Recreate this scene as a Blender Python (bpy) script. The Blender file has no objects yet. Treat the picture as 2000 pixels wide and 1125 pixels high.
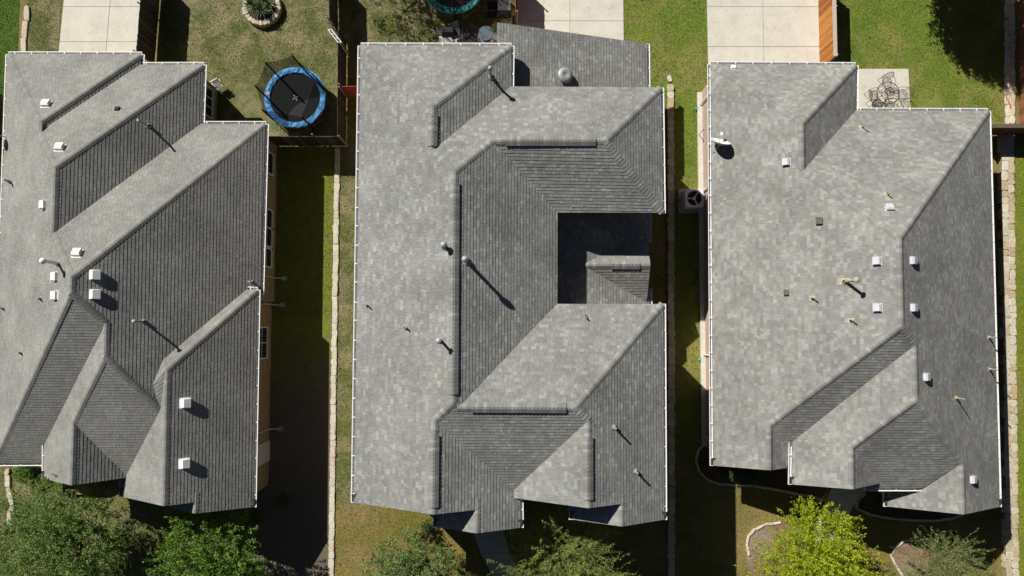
import bpy, math, random
import numpy as np
from mathutils import Vector, Matrix
random.seed(7)
rng = np.random.default_rng(11)
sc = bpy.context.scene
col = sc.collection

# ------------------------------------------------------------------ camera
HCAM, FPX = 36.0, 1400.0
TILT_N, TILT_E, YAW = 0.053311, -0.001862, 0.000972
MC = Matrix.Rotation(YAW, 3, 'Z') @ Matrix.Rotation(-TILT_E, 3, 'Y') @ Matrix.Rotation(TILT_N, 3, 'X')
cam_d = bpy.data.cameras.new('camera'); cam = bpy.data.objects.new('camera', cam_d); col.objects.link(cam)
cam.location = (0, 0, HCAM); cam.rotation_euler = MC.to_euler()
cam_d.sensor_width = 36; cam_d.lens = 36 * FPX / 2000; cam_d.clip_end = 2000
sc.camera = cam

# ------------------------------------------------------------------ light
SH = Vector((0.83, -0.85, -1.0))                 # where a shadow falls, per metre of height
EL = math.atan2(1, math.hypot(SH.x, SH.y)); AZ = math.atan2(-SH.x, -SH.y)   # azimuth from +Y towards +X
w = bpy.data.worlds.new('World'); sc.world = w; w.use_nodes = True
nt = w.node_tree; nt.nodes.clear()
sky = nt.nodes.new('ShaderNodeTexSky'); sky.sky_type = 'NISHITA'; sky.sun_disc = False
sky.sun_elevation = EL; sky.sun_rotation = AZ; sky.altitude = 200; sky.air_density = .27; sky.dust_density = .3
bg = nt.nodes.new('ShaderNodeBackground'); bg.inputs[1].default_value = 0.05
wo = nt.nodes.new('ShaderNodeOutputWorld')
nt.links.new(sky.outputs[0], bg.inputs[0]); nt.links.new(bg.outputs[0], wo.inputs[0])
sun_d = bpy.data.lights.new('sun', 'SUN'); sun_d.energy = 5.0; sun_d.angle = math.radians(0.5); sun_d.color = (1, .955, .88)
sun = bpy.data.objects.new('sun', sun_d); col.objects.link(sun); sun.location = (-20, 20, 30)
sun.rotation_euler = SH.to_track_quat('-Z', 'Y').to_euler()
vs = sc.view_settings; vs.view_transform = 'Standard'; vs.look = 'None'; vs.gamma = 1; vs.exposure = 0.35; vs.use_curve_mapping = False

# ------------------------------------------------------------------ helpers
def G(px, py, z=0.0):
    """ground (or height z) point of a spot in the 2000 x 1125 survey photograph"""
    v = MC @ Vector(((px - 1000) / FPX, -(py - 562.5) / FPX, -1))
    return Vector((0, 0, HCAM)) + v * ((z - HCAM) / v.z)

class MB:
    def __init__(s): s.v = []; s.f = []
    def add(s, vs, fs):
        o = len(s.v); s.v += [tuple(p) for p in vs]; s.f += [tuple(i + o for i in f) for f in fs]
    def box(s, a, b, M=None):
        (x0, y0, z0), (x1, y1, z1) = a, b
        P = [Vector(p) for p in ((x0,y0,z0),(x1,y0,z0),(x1,y1,z0),(x0,y1,z0),(x0,y0,z1),(x1,y0,z1),(x1,y1,z1),(x0,y1,z1))]
        if M is not None: P = [M @ p for p in P]
        s.add(P, [(0,3,2,1),(4,5,6,7),(0,1,5,4),(1,2,6,5),(2,3,7,6),(3,0,4,7)])
    def tube(s, pts, r, n=8, cap=True):
        pts = [Vector(p) for p in pts]; rs = r if isinstance(r, (list, tuple)) else [r] * len(pts)
        o = len(s.v); up = Vector((0.13, 0.21, 1)).normalized()
        for i, p in enumerate(pts):
            d = (pts[min(i+1, len(pts)-1)] - pts[max(i-1, 0)]).normalized()
            a = d.cross(up)
            if a.length < 1e-3: a = d.cross(Vector((1, 0, 0)))
            a.normalize(); b = d.cross(a)
            for k in range(n):
                t = 2 * math.pi * k / n; s.v.append(tuple(p + (a * math.cos(t) + b * math.sin(t)) * rs[i]))
        for i in range(len(pts) - 1):
            for k in range(n):
                k2 = (k + 1) % n; s.f.append((o+i*n+k, o+i*n+k2, o+(i+1)*n+k2, o+(i+1)*n+k))
        if cap:
            s.f.append(tuple(o + k for k in range(n))[::-1]); e = o + (len(pts)-1)*n; s.f.append(tuple(e + k for k in range(n)))
    def lathe(s, prof, n=24, c=(0, 0, 0), wob=None):
        o = len(s.v)
        for (r, z) in prof:
            for k in range(n):
                t = 2*math.pi*k/n; rr = r * (wob(k, r) if wob else 1)
                s.v.append((c[0]+rr*math.cos(t), c[1]+rr*math.sin(t), c[2]+z))
        for i in range(len(prof)-1):
            for k in range(n):
                k2 = (k+1) % n; s.f.append((o+i*n+k, o+i*n+k2, o+(i+1)*n+k2, o+(i+1)*n+k))
    def prism(s, poly, z0, z1):
        """poly: xy list; z0/z1 numbers"""
        A = sum(poly[i][0]*poly[(i+1)%len(poly)][1]-poly[(i+1)%len(poly)][0]*poly[i][1] for i in range(len(poly)))
        if A < 0: poly = poly[::-1]
        n = len(poly)
        s.add([(p[0], p[1], z0) for p in poly] + [(p[0], p[1], z1) for p in poly],
              [tuple(range(n))[::-1], tuple(range(n, 2*n))] + [(i, (i+1)%n, n+(i+1)%n, n+i) for i in range(n)])
    def mesh(s, name, mat, smooth=False):
        me = bpy.data.meshes.new(name); me.from_pydata(s.v, [], s.f); me.update()
        if mat is not None: me.materials.append(mat)
        if smooth: me.polygons.foreach_set('use_smooth', [True]*len(me.polygons))
        return me
    def build(s, name, mat, parent=None, loc=None, smooth=False, stuff=False):
        o = bpy.data.objects.new(name, s.mesh(name, mat, smooth)); col.objects.link(o)
        if parent is not None: o.parent = parent
        if loc is not None: o.location = loc
        if stuff: o['kind'] = 'stuff'
        return o

def tag(o, label, cat, group=None):
    o['label'] = label; o['category'] = cat
    if group: o['group'] = group
    return o
def thing(name, label, cat, loc=(0, 0, 0), rz=0, group=None):
    o = bpy.data.objects.new(name, None); o.empty_display_size = .2; col.objects.link(o)
    o.location = loc; o.rotation_euler = (0, 0, rz)
    return tag(o, label, cat, group)
def struct(o): o['kind'] = 'structure'; return o
def link_copy(src, parent, loc=None, rot=None, scale=None):
    c = src.copy(); col.objects.link(c); c.parent = parent
    if loc is not None: c.location = loc
    if rot is not None: c.rotation_euler = rot
    if scale is not None: c.scale = scale
    return c
def inst(name, me, parent, loc=(0,0,0), rot=(0,0,0), scale=(1,1,1)):
    o = bpy.data.objects.new(name, me); col.objects.link(o); o.parent = parent
    o.location = loc; o.rotation_euler = rot; o.scale = scale
    return o

# ------------------------------------------------------------------ materials
class NT:
    def __init__(s, name):
        s.m = bpy.data.materials.new(name); s.m.use_nodes = True; s.t = s.m.node_tree; s.n = s.t.nodes
        s.b = s.n['Principled BSDF']; s.b.inputs['Specular IOR Level'].default_value = .2
        s.out = s.n['Material Output']
    def node(s, t, **k):
        n = s.n.new(t)
        for a, v in k.items(): setattr(n, a, v)
        return n
    def link(s, a, b): s.t.links.new(a, b)
    def coord(s, kind='Object'): return s.node('ShaderNodeTexCoord').outputs[kind]
    def pos(s): return s.node('ShaderNodeNewGeometry').outputs['Position']
    def noise(s, vec, scale, detail=4, rough=.6, dist=0):
        n = s.node('ShaderNodeTexNoise'); s.link(vec, n.inputs['Vector'])
        n.inputs['Scale'].default_value = scale; n.inputs['Detail'].default_value = detail; n.inputs['Roughness'].default_value = rough
        n.inputs['Distortion'].default_value = dist
        return n.outputs['Fac']
    def ramp(s, fac, stops, interp='LINEAR'):
        r = s.node('ShaderNodeValToRGB'); s.link(fac, r.inputs[0]); e = r.color_ramp.elements; r.color_ramp.interpolation = interp
        while len(e) < len(stops): e.new(.5)
        for el, (p, c) in zip(e, stops):
            el.position = p; el.color = (*c, 1) if len(c) == 3 else c
        return r.outputs['Color']
    def mix(s, a, b, fac, mode='MIX'):
        m = s.node('ShaderNodeMix', data_type='RGBA', blend_type=mode)
        for i, x in ((6, a), (7, b)):
            if isinstance(x, tuple): m.inputs[i].default_value = (*x, 1)
            else: s.link(x, m.inputs[i])
        if isinstance(fac, (int, float)): m.inputs[0].default_value = fac
        else: s.link(fac, m.inputs[0])
        return m.outputs[2]
    def bump(s, h, strength=.5, dist=.02):
        b = s.node('ShaderNodeBump'); b.inputs['Strength'].default_value = strength; b.inputs['Distance'].default_value = dist
        s.link(h, b.inputs['Height']); s.link(b.outputs[0], s.b.inputs['Normal'])
    def base(s, c, rough=.8, metal=0):
        if isinstance(c, tuple): s.b.inputs['Base Color'].default_value = (*c, 1)
        else: s.link(c, s.b.inputs['Base Color'])
        s.b.inputs['Roughness'].default_value = rough; s.b.inputs['Metallic'].default_value = metal
        return s.m

def plain(name, c, rough=.6, metal=0, var=.12, scale=6):
    k = NT(name); f = k.noise(k.pos(), scale, 5)
    a = tuple(x*(1-var) for x in c); b = tuple(min(1, x*(1+var)) for x in c)
    return k.base(k.ramp(f, [(.3, a), (.7, b)]), rough, metal)

def shingle(name, stops, warm=(1, .97, .93), stain=.23):
    k = NT(name)
    isl = k.node('ShaderNodeNewGeometry').outputs['Random Per Island']
    c = k.ramp(isl, stops)
    p = k.pos()
    g = k.noise(p, 55, 2, .7); c = k.mix(c, k.ramp(g, [(.3, (.86,)*3), (.7, (1.12,)*3)]), 1.0, 'MULTIPLY')
    st = k.noise(p, .55, 4, .6); c = k.mix(c, k.ramp(st, [(.3, (1-stain,)*3), (.7, (1+stain*.5, 1+stain*.48, 1+stain*.42))]), 1.0, 'MULTIPLY')
    bl = k.noise(p, 4.5, 5, .7, .5); c = k.mix(c, k.ramp(bl, [(.3, (.88,)*3), (.6, (1.03,)*3)]), 1.0, 'MULTIPLY')
    hu = k.noise(p, 1.7, 3); c = k.mix(c, k.ramp(hu, [(.35, (.985, 1, 1.0)), (.65, warm)]), 1.0, 'MULTIPLY')
    k.bump(k.noise(p, 90, 3, .7), .5, .01)
    return k.base(c, .95)

M = {}
def g3(v, r=1, g=1, b=1): return (v*r, v*g, v*b)
M['sh_left'] = shingle('shingle_left', [(0, g3(0.228, .99, 1, .98)), (.35, g3(0.249, .99, 1, .97)), (.7, g3(0.265, 1, 1, .965)), (1, g3(0.288, 1, 1, .965))], (1.02, .99, .935))
M['sh_mid'] = shingle('shingle_mid', [(0, g3(0.221, 1, .99, .97)), (.3, g3(0.240, 1, .99, .975)), (.55, g3(0.257, .985, 1, .985)), (.76, g3(0.272, .975, 1, .985)), (.9, g3(0.302, .96, 1, .985)), (1, g3(0.351, .955, 1, .975))], (1.01, .995, .945))
M['sh_right'] = shingle('shingle_right', [(0, g3(0.224, 1, .98, .955)), (.35, g3(0.250, 1, .985, .96)), (.6, g3(0.268, .995, 1, .97)), (.82, g3(0.291, .98, 1, .98)), (1, g3(0.338, .97, 1, .975))], (1.02, .995, .94))
M['deck'] = plain('roof_deck', (.07, .068, .065), .9)
M['white'] = plain('white_gutter_paint', (.80, .80, .79), .45, var=.05)
M['vent_white'] = plain('vent_white', (.84, .84, .82), .5, var=.04)
M['vent_grey'] = plain('vent_grey', (.50, .51, .55), .5, var=.05)
M['galv'] = plain('galvanised', (.34, .36, .37), .5, .2, .12, 20)
M['flash'] = plain('flashing_grey', (.24, .24, .235), .7)
M['tan_flash'] = plain('tan_flashing', (.38, .345, .26), .7, var=.25, scale=14)
M['dark_metal'] = plain('dark_metal', (.035, .032, .034), .55)
M['iron'] = plain('iron', (.06, .05, .05), .6)
M['soffit'] = plain('soffit_paint', (.55, .52, .46), .7)
M['rubber'] = plain('rubber', (.03, .03, .03), .7)
k = NT('window_glass'); M['glass'] = k.base((.02, .025, .03), .08); k.b.inputs['Specular IOR Level'].default_value = .6
M['black_plastic'] = plain('black_plastic', (.02, .02, .022), .5)
M['green_pl'] = plain('green_plastic', (.05, .30, .22), .5)
M['white_pl'] = plain('white_plastic', (.75, .76, .74), .4)
M['dish'] = plain('dish_paint', (.62, .68, .68), .5, var=.04)
M['ac_metal'] = plain('ac_metal', (.70, .72, .76), .5, .05)

def brick(name, c1, c2, mortar):
    k = NT(name); mp = k.node('ShaderNodeMapping'); k.link(k.pos(), mp.inputs[0])
    sx = k.node('ShaderNodeSeparateXYZ'); k.link(k.pos(), sx.inputs[0]); ad = k.node('ShaderNodeMath', operation='ADD'); k.link(sx.outputs[0], ad.inputs[0]); k.link(sx.outputs[1], ad.inputs[1])
    cx = k.node('ShaderNodeCombineXYZ'); k.link(ad.outputs[0], cx.inputs[0]); k.link(sx.outputs[2], cx.inputs[1])
    b = k.node('ShaderNodeTexBrick'); k.link(cx.outputs[0], b.inputs['Vector'])
    b.inputs['Color1'].default_value = (*c1, 1); b.inputs['Color2'].default_value = (*c2, 1); b.inputs['Mortar'].default_value = (*mortar, 1)
    b.inputs['Scale'].default_value = 1; b.inputs['Brick Width'].default_value = .21; b.inputs['Row Height'].default_value = .075; b.inputs['Mortar Size'].default_value = .006
    c = k.mix(b.outputs['Color'], k.ramp(k.noise(k.pos(), 9, 4), [(.3, (.75,)*3), (.7, (1.2,)*3)]), .8, 'MULTIPLY')
    iv = k.node('ShaderNodeInvert'); k.link(b.outputs['Fac'], iv.inputs['Color']); k.bump(iv.outputs[0], .35, .006)
    return k.base(c, .9)
M['brick_tan'] = brick('brick_tan', (.34, .25, .135), (.24, .17, .09), (.32, .28, .21))
M['brick_pink'] = brick('brick_pink', (.48, .36, .29), (.40, .29, .23), (.50, .46, .40))
M['brick_mid'] = brick('brick_mid', (.30, .24, .20), (.24, .19, .16), (.40, .37, .33))

def grass(name, cols, tan, tanpos=.55, big=.35):
    """cols: dark, mid, light greens; tan: dry straw / soil colour"""
    k = NT(name); p = k.pos()
    f = k.noise(p, 14, 7, .8); c = k.ramp(f, [(.37, cols[0]), (.5, cols[1]), (.63, cols[2])])
    d = k.noise(p, big, 5, .62, .4); d2 = k.noise(p, 4.5, 4, .7)
    ad = k.node('ShaderNodeMath', operation='MULTIPLY_ADD'); k.link(d2, ad.inputs[0]); ad.inputs[1].default_value = .45; k.link(d, ad.inputs[2])
    m = k.ramp(ad.outputs[0], [(tanpos+.12, (0,)*3), (tanpos+.3, (1,)*3)])
    t = k.ramp(k.noise(p, 22, 4, .7), [(.36, tuple(x*.55 for x in tan)), (.64, tuple(x*1.3 for x in tan))])
    c = k.mix(c, t, m)
    pt = k.noise(p, 1.1, 5, .65, .6); c = k.mix(c, k.ramp(pt, [(.3, (.72, .86, .78)), (.5, (1, 1, 1)), (.72, (1.22, 1.12, 1.05))]), 1.0, 'MULTIPLY')
    k.bump(k.noise(p, 24, 5, .75), 1.0, .06)
    return k.base(c, .95)
LUSH = ((.07, .115, .017), (.148, .212, .028), (.225, .282, .048))
OLIVE = ((.09, .09, .022), (.185, .165, .035), (.28, .235, .06))
DRY = ((.06, .08, .022), (.12, .14, .04), (.20, .21, .07))
M['lawn_lush'] = grass('lawn_lush', LUSH, (.28, .26, .08), .56)
M['lawn_bright'] = grass('lawn_bright', ((.09, .125, .012), (.195, .24, .02), (.29, .32, .035)), (.25, .24, .06), .60)
M['lawn_olive'] = grass('lawn_olive', OLIVE, (.29, .22, .09), .52)
M['lawn_dry'] = grass('lawn_dry', DRY, (.29, .25, .14), .53, .7)
M['lawn_deep'] = grass('lawn_deep', ((.03, .07, .012), (.075, .135, .02), (.13, .19, .03)), (.16, .17, .06), .66)
M['soil'] = grass('soil', ((.07, .06, .05), (.13, .115, .09), (.2, .175, .14)), (.2, .17, .13), .5)
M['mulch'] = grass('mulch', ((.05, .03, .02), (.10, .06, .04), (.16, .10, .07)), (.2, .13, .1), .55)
M['redmulch'] = grass('redmulch', ((.16, .08, .05), (.27, .15, .10), (.38, .25, .18)), (.35, .27, .2), .5)

def side_yard():
    # grass thinning out to bare dirt towards the front of the lot, ragged edge
    k = NT('side_yard'); p = k.pos(); f = k.noise(p, 14, 7, .8)
    g_ = k.ramp(f, [(.37, (.085, .115, .012)), (.5, (.18, .225, .02)), (.63, (.27, .30, .035))])
    d_ = k.ramp(k.noise(p, 20, 6, .75), [(.35, (.08, .068, .05)), (.5, (.16, .135, .10)), (.66, (.25, .215, .165))])
    sx = k.node('ShaderNodeSeparateXYZ'); k.link(p, sx.inputs[0]); mr = k.node('ShaderNodeMapRange'); k.link(sx.outputs[1], mr.inputs[0])
    mr.inputs[1].default_value = 0.5; mr.inputs[2].default_value = -8.5
    ad = k.node('ShaderNodeMath', operation='ADD'); k.link(mr.outputs[0], ad.inputs[0]); n_ = k.noise(p, 1.3, 6, .7, .5); k.link(n_, ad.inputs[1])
    m = k.ramp(ad.outputs[0], [(.55, (0,)*3), (1.0, (1,)*3)]); k.bump(k.noise(p, 24, 5, .75), 1.0, .06)
    c = k.mix(g_, d_, m); pm = k.ramp(k.noise(p, 2.6, 6, .7, .6), [(.46, (0,)*3), (.62, (.75,)*3)]); c = k.mix(c, k.ramp(k.noise(p, 18, 5, .7), [(.36, (.09, .075, .045)), (.64, (.24, .20, .12))]), pm)
    return k.base(c, .95)
M['side_yard'] = side_yard()
def concrete(name, c, stain=.10):
    k = NT(name); p = k.pos(); oi = k.node('ShaderNodeObjectInfo').outputs['Random']
    a = k.ramp(k.noise(p, 1.2, 6, .6), [(.3, tuple(x*(1-stain) for x in c)), (.65, tuple(x*(1+stain*.3) for x in c))])
    a = k.mix(a, k.ramp(k.noise(p, 40, 3, .6), [(.3, (.93,)*3), (.7, (1.04,)*3)]), 1.0, 'MULTIPLY')
    a = k.mix(a, k.ramp(k.noise(p, 3.5, 6, .75, 1.0), [(.30, (.74, .73, .70)), (.47, (1, 1, 1))]), .85, 'MULTIPLY')
    a = k.mix(a, k.ramp(oi, [(0, (.95,)*3), (1, (1.03, 1.02, 1.0))]), 1.0, 'MULTIPLY')
    return k.base(a, .85)
M['concrete'] = concrete('concrete', (.60, .575, .505))
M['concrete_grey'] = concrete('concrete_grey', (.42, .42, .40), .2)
M['joint'] = plain('joint_filler', (.26, .24, .20), .9)
def stone(name, stops):
    k = NT(name); p = k.pos(); oi = k.node('ShaderNodeObjectInfo').outputs['Random']
    c = k.ramp(oi, stops); c = k.mix(c, k.ramp(k.noise(p, 12, 5, .7), [(.28, (.62, .6, .57)), (.7, (1.2, 1.19, 1.16))]), .9, 'MULTIPLY')
    k.bump(k.noise(p, 25, 4, .7), .6, .02)
    return k.base(c, .9)
M['stone'] = stone('limestone', [(0, (.40, .36, .26)), (.2, (.52, .47, .36)), (.45, (.58, .54, .43)), (.7, (.47, .40, .27)), (.88, (.44, .34, .23)), (1, (.60, .57, .48))])
M['stone_pale'] = stone('pale_limestone', [(0, (.50, .46, .37)), (.5, (.60, .56, .47)), (.85, (.52, .43, .34)), (1, (.64, .61, .54))])
M['mortar_pale'] = plain('mortar_pale', (.38, .34, .26), .95)
M['mortar'] = plain('mortar', (.22, .19, .13), .95)
def wood(name, stops, grain=8):
    k = NT(name); oi = k.node('ShaderNodeObjectInfo').outputs['Random']
    c = k.ramp(oi, stops); mp = k.node('ShaderNodeMapping'); k.link(k.pos(), mp.inputs[0]); mp.inputs['Scale'].default_value = (grain, grain, 1.2)
    c = k.mix(c, k.ramp(k.noise(mp.outputs[0], 3, 5, .65), [(.3, (.6,)*3), (.7, (1.25,)*3)]), .8, 'MULTIPLY')
    return k.base(c, .8)
M['cedar'] = wood('cedar', [(0, (.26, .09, .022)), (.5, (.38, .145, .035)), (1, (.50, .22, .06))])
M['brown_wood'] = wood('brown_wood', [(0, (.16, .065, .03)), (.5, (.22, .095, .045)), (1, (.28, .13, .06))])
M['grey_wood'] = wood('grey_wood', [(0, (.055, .042, .032)), (.5, (.085, .066, .05)), (1, (.13, .105, .08))])
M['red_wood'] = wood('red_wood', [(0, (.42, .06, .04)), (.5, (.50, .085, .055)), (1, (.58, .12, .08))])
M['weathered'] = wood('weathered_wood', [(0, (.42, .36, .30)), (1, (.55, .49, .42))])

def leaf(name, stops, trans=.28):
    k = NT(name); isl = k.node('ShaderNodeNewGeometry').outputs['Random Per Island']
    c = k.ramp(isl, stops)
    c = k.mix(c, k.ramp(k.noise(k.pos(), 1.6, 3), [(.35, (.72, .78, .8)), (.65, (1.2, 1.15, 1.0))]), .8, 'MULTIPLY')
    k.base(c, .6); k.b.inputs['Specular IOR Level'].default_value = .35
    tr = k.node('ShaderNodeBsdfTranslucent'); k.link(c, tr.inputs[0]); mx = k.node('ShaderNodeMixShader'); mx.inputs[0].default_value = trans
    k.link(k.b.outputs[0], mx.inputs[1]); k.link(tr.outputs[0], mx.inputs[2]); k.link(mx.outputs[0], k.out.inputs[0])
    return k.m
M['leaf_oak'] = leaf('leaf_oak', [(0, (.085, .16, .035)), (.5, (.165, .28, .058)), (.8, (.235, .36, .08)), (1, (.42, .48, .22))], .38)
M['leaf_green'] = leaf('leaf_green', [(0, (.06, .135, .02)), (.5, (.125, .25, .03)), (.85, (.20, .345, .045)), (1, (.32, .42, .10))], .35)
M['leaf_mid'] = leaf('leaf_mid', [(0, (.09, .17, .05)), (.5, (.18, .28, .08)), (.8, (.26, .36, .11)), (1, (.46, .50, .28))], .35)
M['leaf_feather'] = leaf('leaf_feather', [(0, (.15, .22, .06)), (.5, (.28, .36, .09)), (.85, (.40, .45, .13)), (1, (.55, .50, .16))], .42)
M['leaf_yellow'] = leaf('leaf_yellow', [(0, (.23, .34, .02)), (.4, (.38, .49, .022)), (.8, (.52, .59, .028)), (1, (.62, .62, .045))], .42)
M['leaf_dull'] = leaf('leaf_dull', [(0, (.14, .19, .065)), (.5, (.25, .31, .10)), (.85, (.34, .38, .13)), (1, (.44, .44, .2))], .35)
M['leaf_dark'] = leaf('leaf_dark', [(0, (0.036, 0.072, 0.024)), (.6, (0.072, 0.132, 0.036)), (1, (0.132, 0.204, 0.060))])
M['yucca'] = leaf('yucca_leaf', [(0, (.05, .09, .04)), (.6, (.09, .14, .055)), (1, (.16, .21, .09))], .1)
M['bark'] = plain('bark', (.16, .12, .09), .95, var=.3, scale=15)
M['blade'] = {}
def bladem(name, stops): return leaf('blade_'+name, stops, .3)

# ================================================================== ground
def sheet(name, px, z, mat, world=False):
    P = [Vector((*p, z)) if world else G(*p, z) for p in px]
    mb = MB(); n = len(P); A = sum(P[i].x*P[(i+1)%n].y-P[(i+1)%n].x*P[i].y for i in range(n))
    if A < 0: P = P[::-1]
    mb.add(P, [tuple(range(n))])
    return struct(mb.build(name, mat))
sheet('ground', [(-400, -400), (400, -400), (400, 400), (-400, 400)], -.012, M['lawn_olive'], True)
LAWN = []
def lawn(name, px, mat, z=0.0):
    LAWN.append((px, mat, z)); return sheet(name, px, z, M[mat])
lawn('lawn_far_left', [(-300, -200), (46, -200), (34, 110), (12, 110), (5, 300), (-300, 300)], 'lawn_deep')
lawn('lawn_beside_driveway', [(62, -200), (130, -200), (113, 125), (46, 125)], 'lawn_dry')
lawn('lawn_left_back', [(318, -200), (664, -200), (677, 287), (530, 287), (520, 300), (300, 300)], 'lawn_dry')
LAWN.append(([(480, 287), (652, 287), (649, 620), (480, 620)], 'lawn_bright', .002))
sheet('side_yard', [(480, 287), (652, 287), (641, 1180), (480, 1180)], .002, M['side_yard'])
lawn('lawn_left_front', [(-300, 860), (480, 860), (480, 1180), (-300, 1180)], 'lawn_dry', .001)
lawn('lawn_middle_side', [(664, 287), (730, 287), (730, 985), (655, 985)], 'lawn_dry', .001)
lawn('lawn_middle_back', [(678, -200), (1004, -200), (1004, 110), (690, 110)], 'lawn_dry')
lawn('lawn_middle_front', [(655, 980), (1306, 980), (1306, 1180), (650, 1180)], 'lawn_olive')
lawn('lawn_right_side', [(1218, -200), (1384, -200), (1384, 860), (1318, 860), (1318, 300), (1218, 100)], 'lawn_lush')
lawn('lawn_right_back', [(1632, -200), (1960, -200), (1960, 270), (1640, 270)], 'lawn_lush')
lawn('lawn_right_front', [(1318, 860), (1960, 860), (1960, 1180), (1318, 1180)], 'lawn_olive', .001)
lawn('lawn_far_right', [(1982, 260), (2300, 260), (2300, 1180), (1982, 1180)], 'lawn_bright', .28)
lawn('lawn_beyond_fence', [(2005, -200), (2300, -200), (2300, 255), (2005, 255)], 'lawn_lush', .0)

# short grass standing on the lawns: one countless mass
def in_poly(P, Q):
    x, y = P[:, 0], P[:, 1]; r = np.zeros(len(P), bool); n = len(Q); j = n - 1
    for i in range(n):
        xi, yi = Q[i][:2]; xj, yj = Q[j][:2]
        c = ((yi > y) != (yj > y)) & (x < (xj - xi) * (y - yi) / ((yj - yi) or 1e-9) + xi); r ^= c; j = i
    return r
SCAT = {'lawn_lush': (250, [(0, (.075, .12, .015)), (.5, (.16, .22, .03)), (.85, (.25, .30, .055)), (1, (.36, .36, .12))]),
        'lawn_bright': (250, [(0, (.09, .13, .012)), (.5, (.20, .25, .02)), (.85, (.30, .33, .04)), (1, (.40, .39, .08))]),
        'lawn_olive': (230, [(0, (.10, .11, .02)), (.5, (.21, .195, .035)), (.8, (.31, .26, .06)), (1, (.42, .34, .12))]),
        'lawn_dry': (230, [(0, (.08, .12, .025)), (.45, (.17, .185, .05)), (.75, (.29, .265, .10)), (1, (.42, .37, .19))]),
        'lawn_deep': (250, [(0, (.03, .065, .012)), (.6, (.07, .125, .02)), (1, (.14, .20, .04))])}
VIEW = [G(-30, -30), G(2030, -30), G(2030, 1155), G(-30, 1155)]
HOUSES_XY = [(-23.6, -12.2, -7, 12.4), (-6.3, 6, -7, 11.8), (9.6, 21.8, -6, 11.6)]
def scatter(mat, polys):
    dens, stops = SCAT[mat]; V = []
    for px, z in polys:
        Q = [G(*p, z) for p in px]; x0, x1 = min(q.x for q in Q), max(q.x for q in Q); y0, y1 = min(q.y for q in Q), max(q.y for q in Q)
        x0, x1, y0, y1 = max(x0, -27.2), min(x1, 27.2), max(y0, -12.9), min(y1, 17.4)
        if x1 <= x0 or y1 <= y0: continue
        n = int((x1-x0)*(y1-y0)*dens); P = np.stack([rng.uniform(x0, x1, n), rng.uniform(y0, y1, n)], 1)
        m = in_poly(P, Q) & in_poly(P, VIEW)
        for a, b, c, d in HOUSES_XY: m &= ~((P[:, 0] > a) & (P[:, 0] < b) & (P[:, 1] > c) & (P[:, 1] < d))
        V.append(np.column_stack([P[m], np.full(m.sum(), z)]))
    P = np.concatenate(V); n = len(P)
    ang = rng.uniform(0, 2*np.pi, n); lean = rng.uniform(.02, .07, n); h = rng.uniform(.025, .06, n); wd = rng.uniform(.010, .024, n)
    la = rng.uniform(0, 2*np.pi, n)
    d = np.stack([np.cos(ang), np.sin(ang), np.zeros(n)], 1)*wd[:, None]
    tip = P + np.stack([np.cos(la)*lean, np.sin(la)*lean, h], 1)
    vv = np.empty((n, 3, 3)); vv[:, 0] = P-d; vv[:, 1] = P+d; vv[:, 2] = tip
    me = bpy.data.meshes.new('grass_blades'); me.vertices.add(3*n); me.vertices.foreach_set('co', vv.ravel())
    me.loops.add(3*n); me.loops.foreach_set('vertex_index', np.arange(3*n, dtype=np.int32)); me.polygons.add(n)
    me.polygons.foreach_set('loop_start', np.arange(0, 3*n, 3, dtype=np.int32)); me.update(); me.validate()
    me.materials.append(bladem(mat, stops))
    o = bpy.data.objects.new('grass_blades', me); col.objects.link(o); o['kind'] = 'stuff'
    o['label'] = {'lawn_lush': 'green grass of the lawns beside and behind the right house', 'lawn_bright': 'bright yellow-green grass strips along the stone walls',
                  'lawn_olive': 'olive gold grass of the front lawns', 'lawn_dry': 'dry straw-coloured grass of the left and middle back yards', 'lawn_deep': 'deep green grass in the far left corner'}[mat]
    o['category'] = 'grass'
for mat in SCAT:
    pl = [(p, z) for p, m, z in LAWN if m == mat]
    scatter(mat, pl)

# ------------------------------------------------------------------ concrete
def slabs(name, label, cat, xs_top, xs_bot, ys, mat='concrete', z=.03, ytop=-60, ybot=130, structure=True):
    """a sheet of concrete cut into slabs; xs at photo rows ytop / ybot, ys = rows of the cross joints"""
    A, B = G((xs_top[0]+xs_bot[0])/2, (ytop+ybot)/2), None
    root = bpy.data.objects.new(name, None); col.objects.link(root); root.location = (A.x, A.y, 0)
    if structure: root['kind'] = 'structure'; root['label'] = label
    else: tag(root, label, cat)
    rows = [ytop] + list(ys) + [ybot]
    X = lambda i, y: xs_top[i] + (xs_bot[i]-xs_top[i])*(y-ytop)/(ybot-ytop)
    mb = MB(); q = [G(X(0, ytop), ytop), G(X(-1, ytop), ytop), G(X(-1, ybot), ybot), G(X(0, ybot), ybot)]
    mb.prism([(p.x-A.x, p.y-A.y) for p in q], -.05, z-.012); mb.build('joint_bed', M['joint'], root)
    for j in range(len(rows)-1):
        for i in range(len(xs_top)-1):
            ya, yb = rows[j]+.45, rows[j+1]-.45
            q = [G(X(i, ya)+.45, ya), G(X(i+1, ya)-.45, ya), G(X(i+1, yb)-.45, yb), G(X(i, yb)+.45, yb)]
            mb = MB(); mb.prism([(p.x-A.x, p.y-A.y) for p in q], -.05, z+random.uniform(-.002, .002)); mb.build('slab', M[mat], root)
    return root
slabs('driveway', 'pale concrete driveway behind the left house', 'driveway', [131, 221, 289], [112, 205, 268], [13.5, 82])
slabs('driveway', 'pale concrete driveway behind the middle house, partly shaded by the red fence', 'driveway', [1007.5, 1113, 1217], [1007.5, 1113, 1219], [41])
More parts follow.
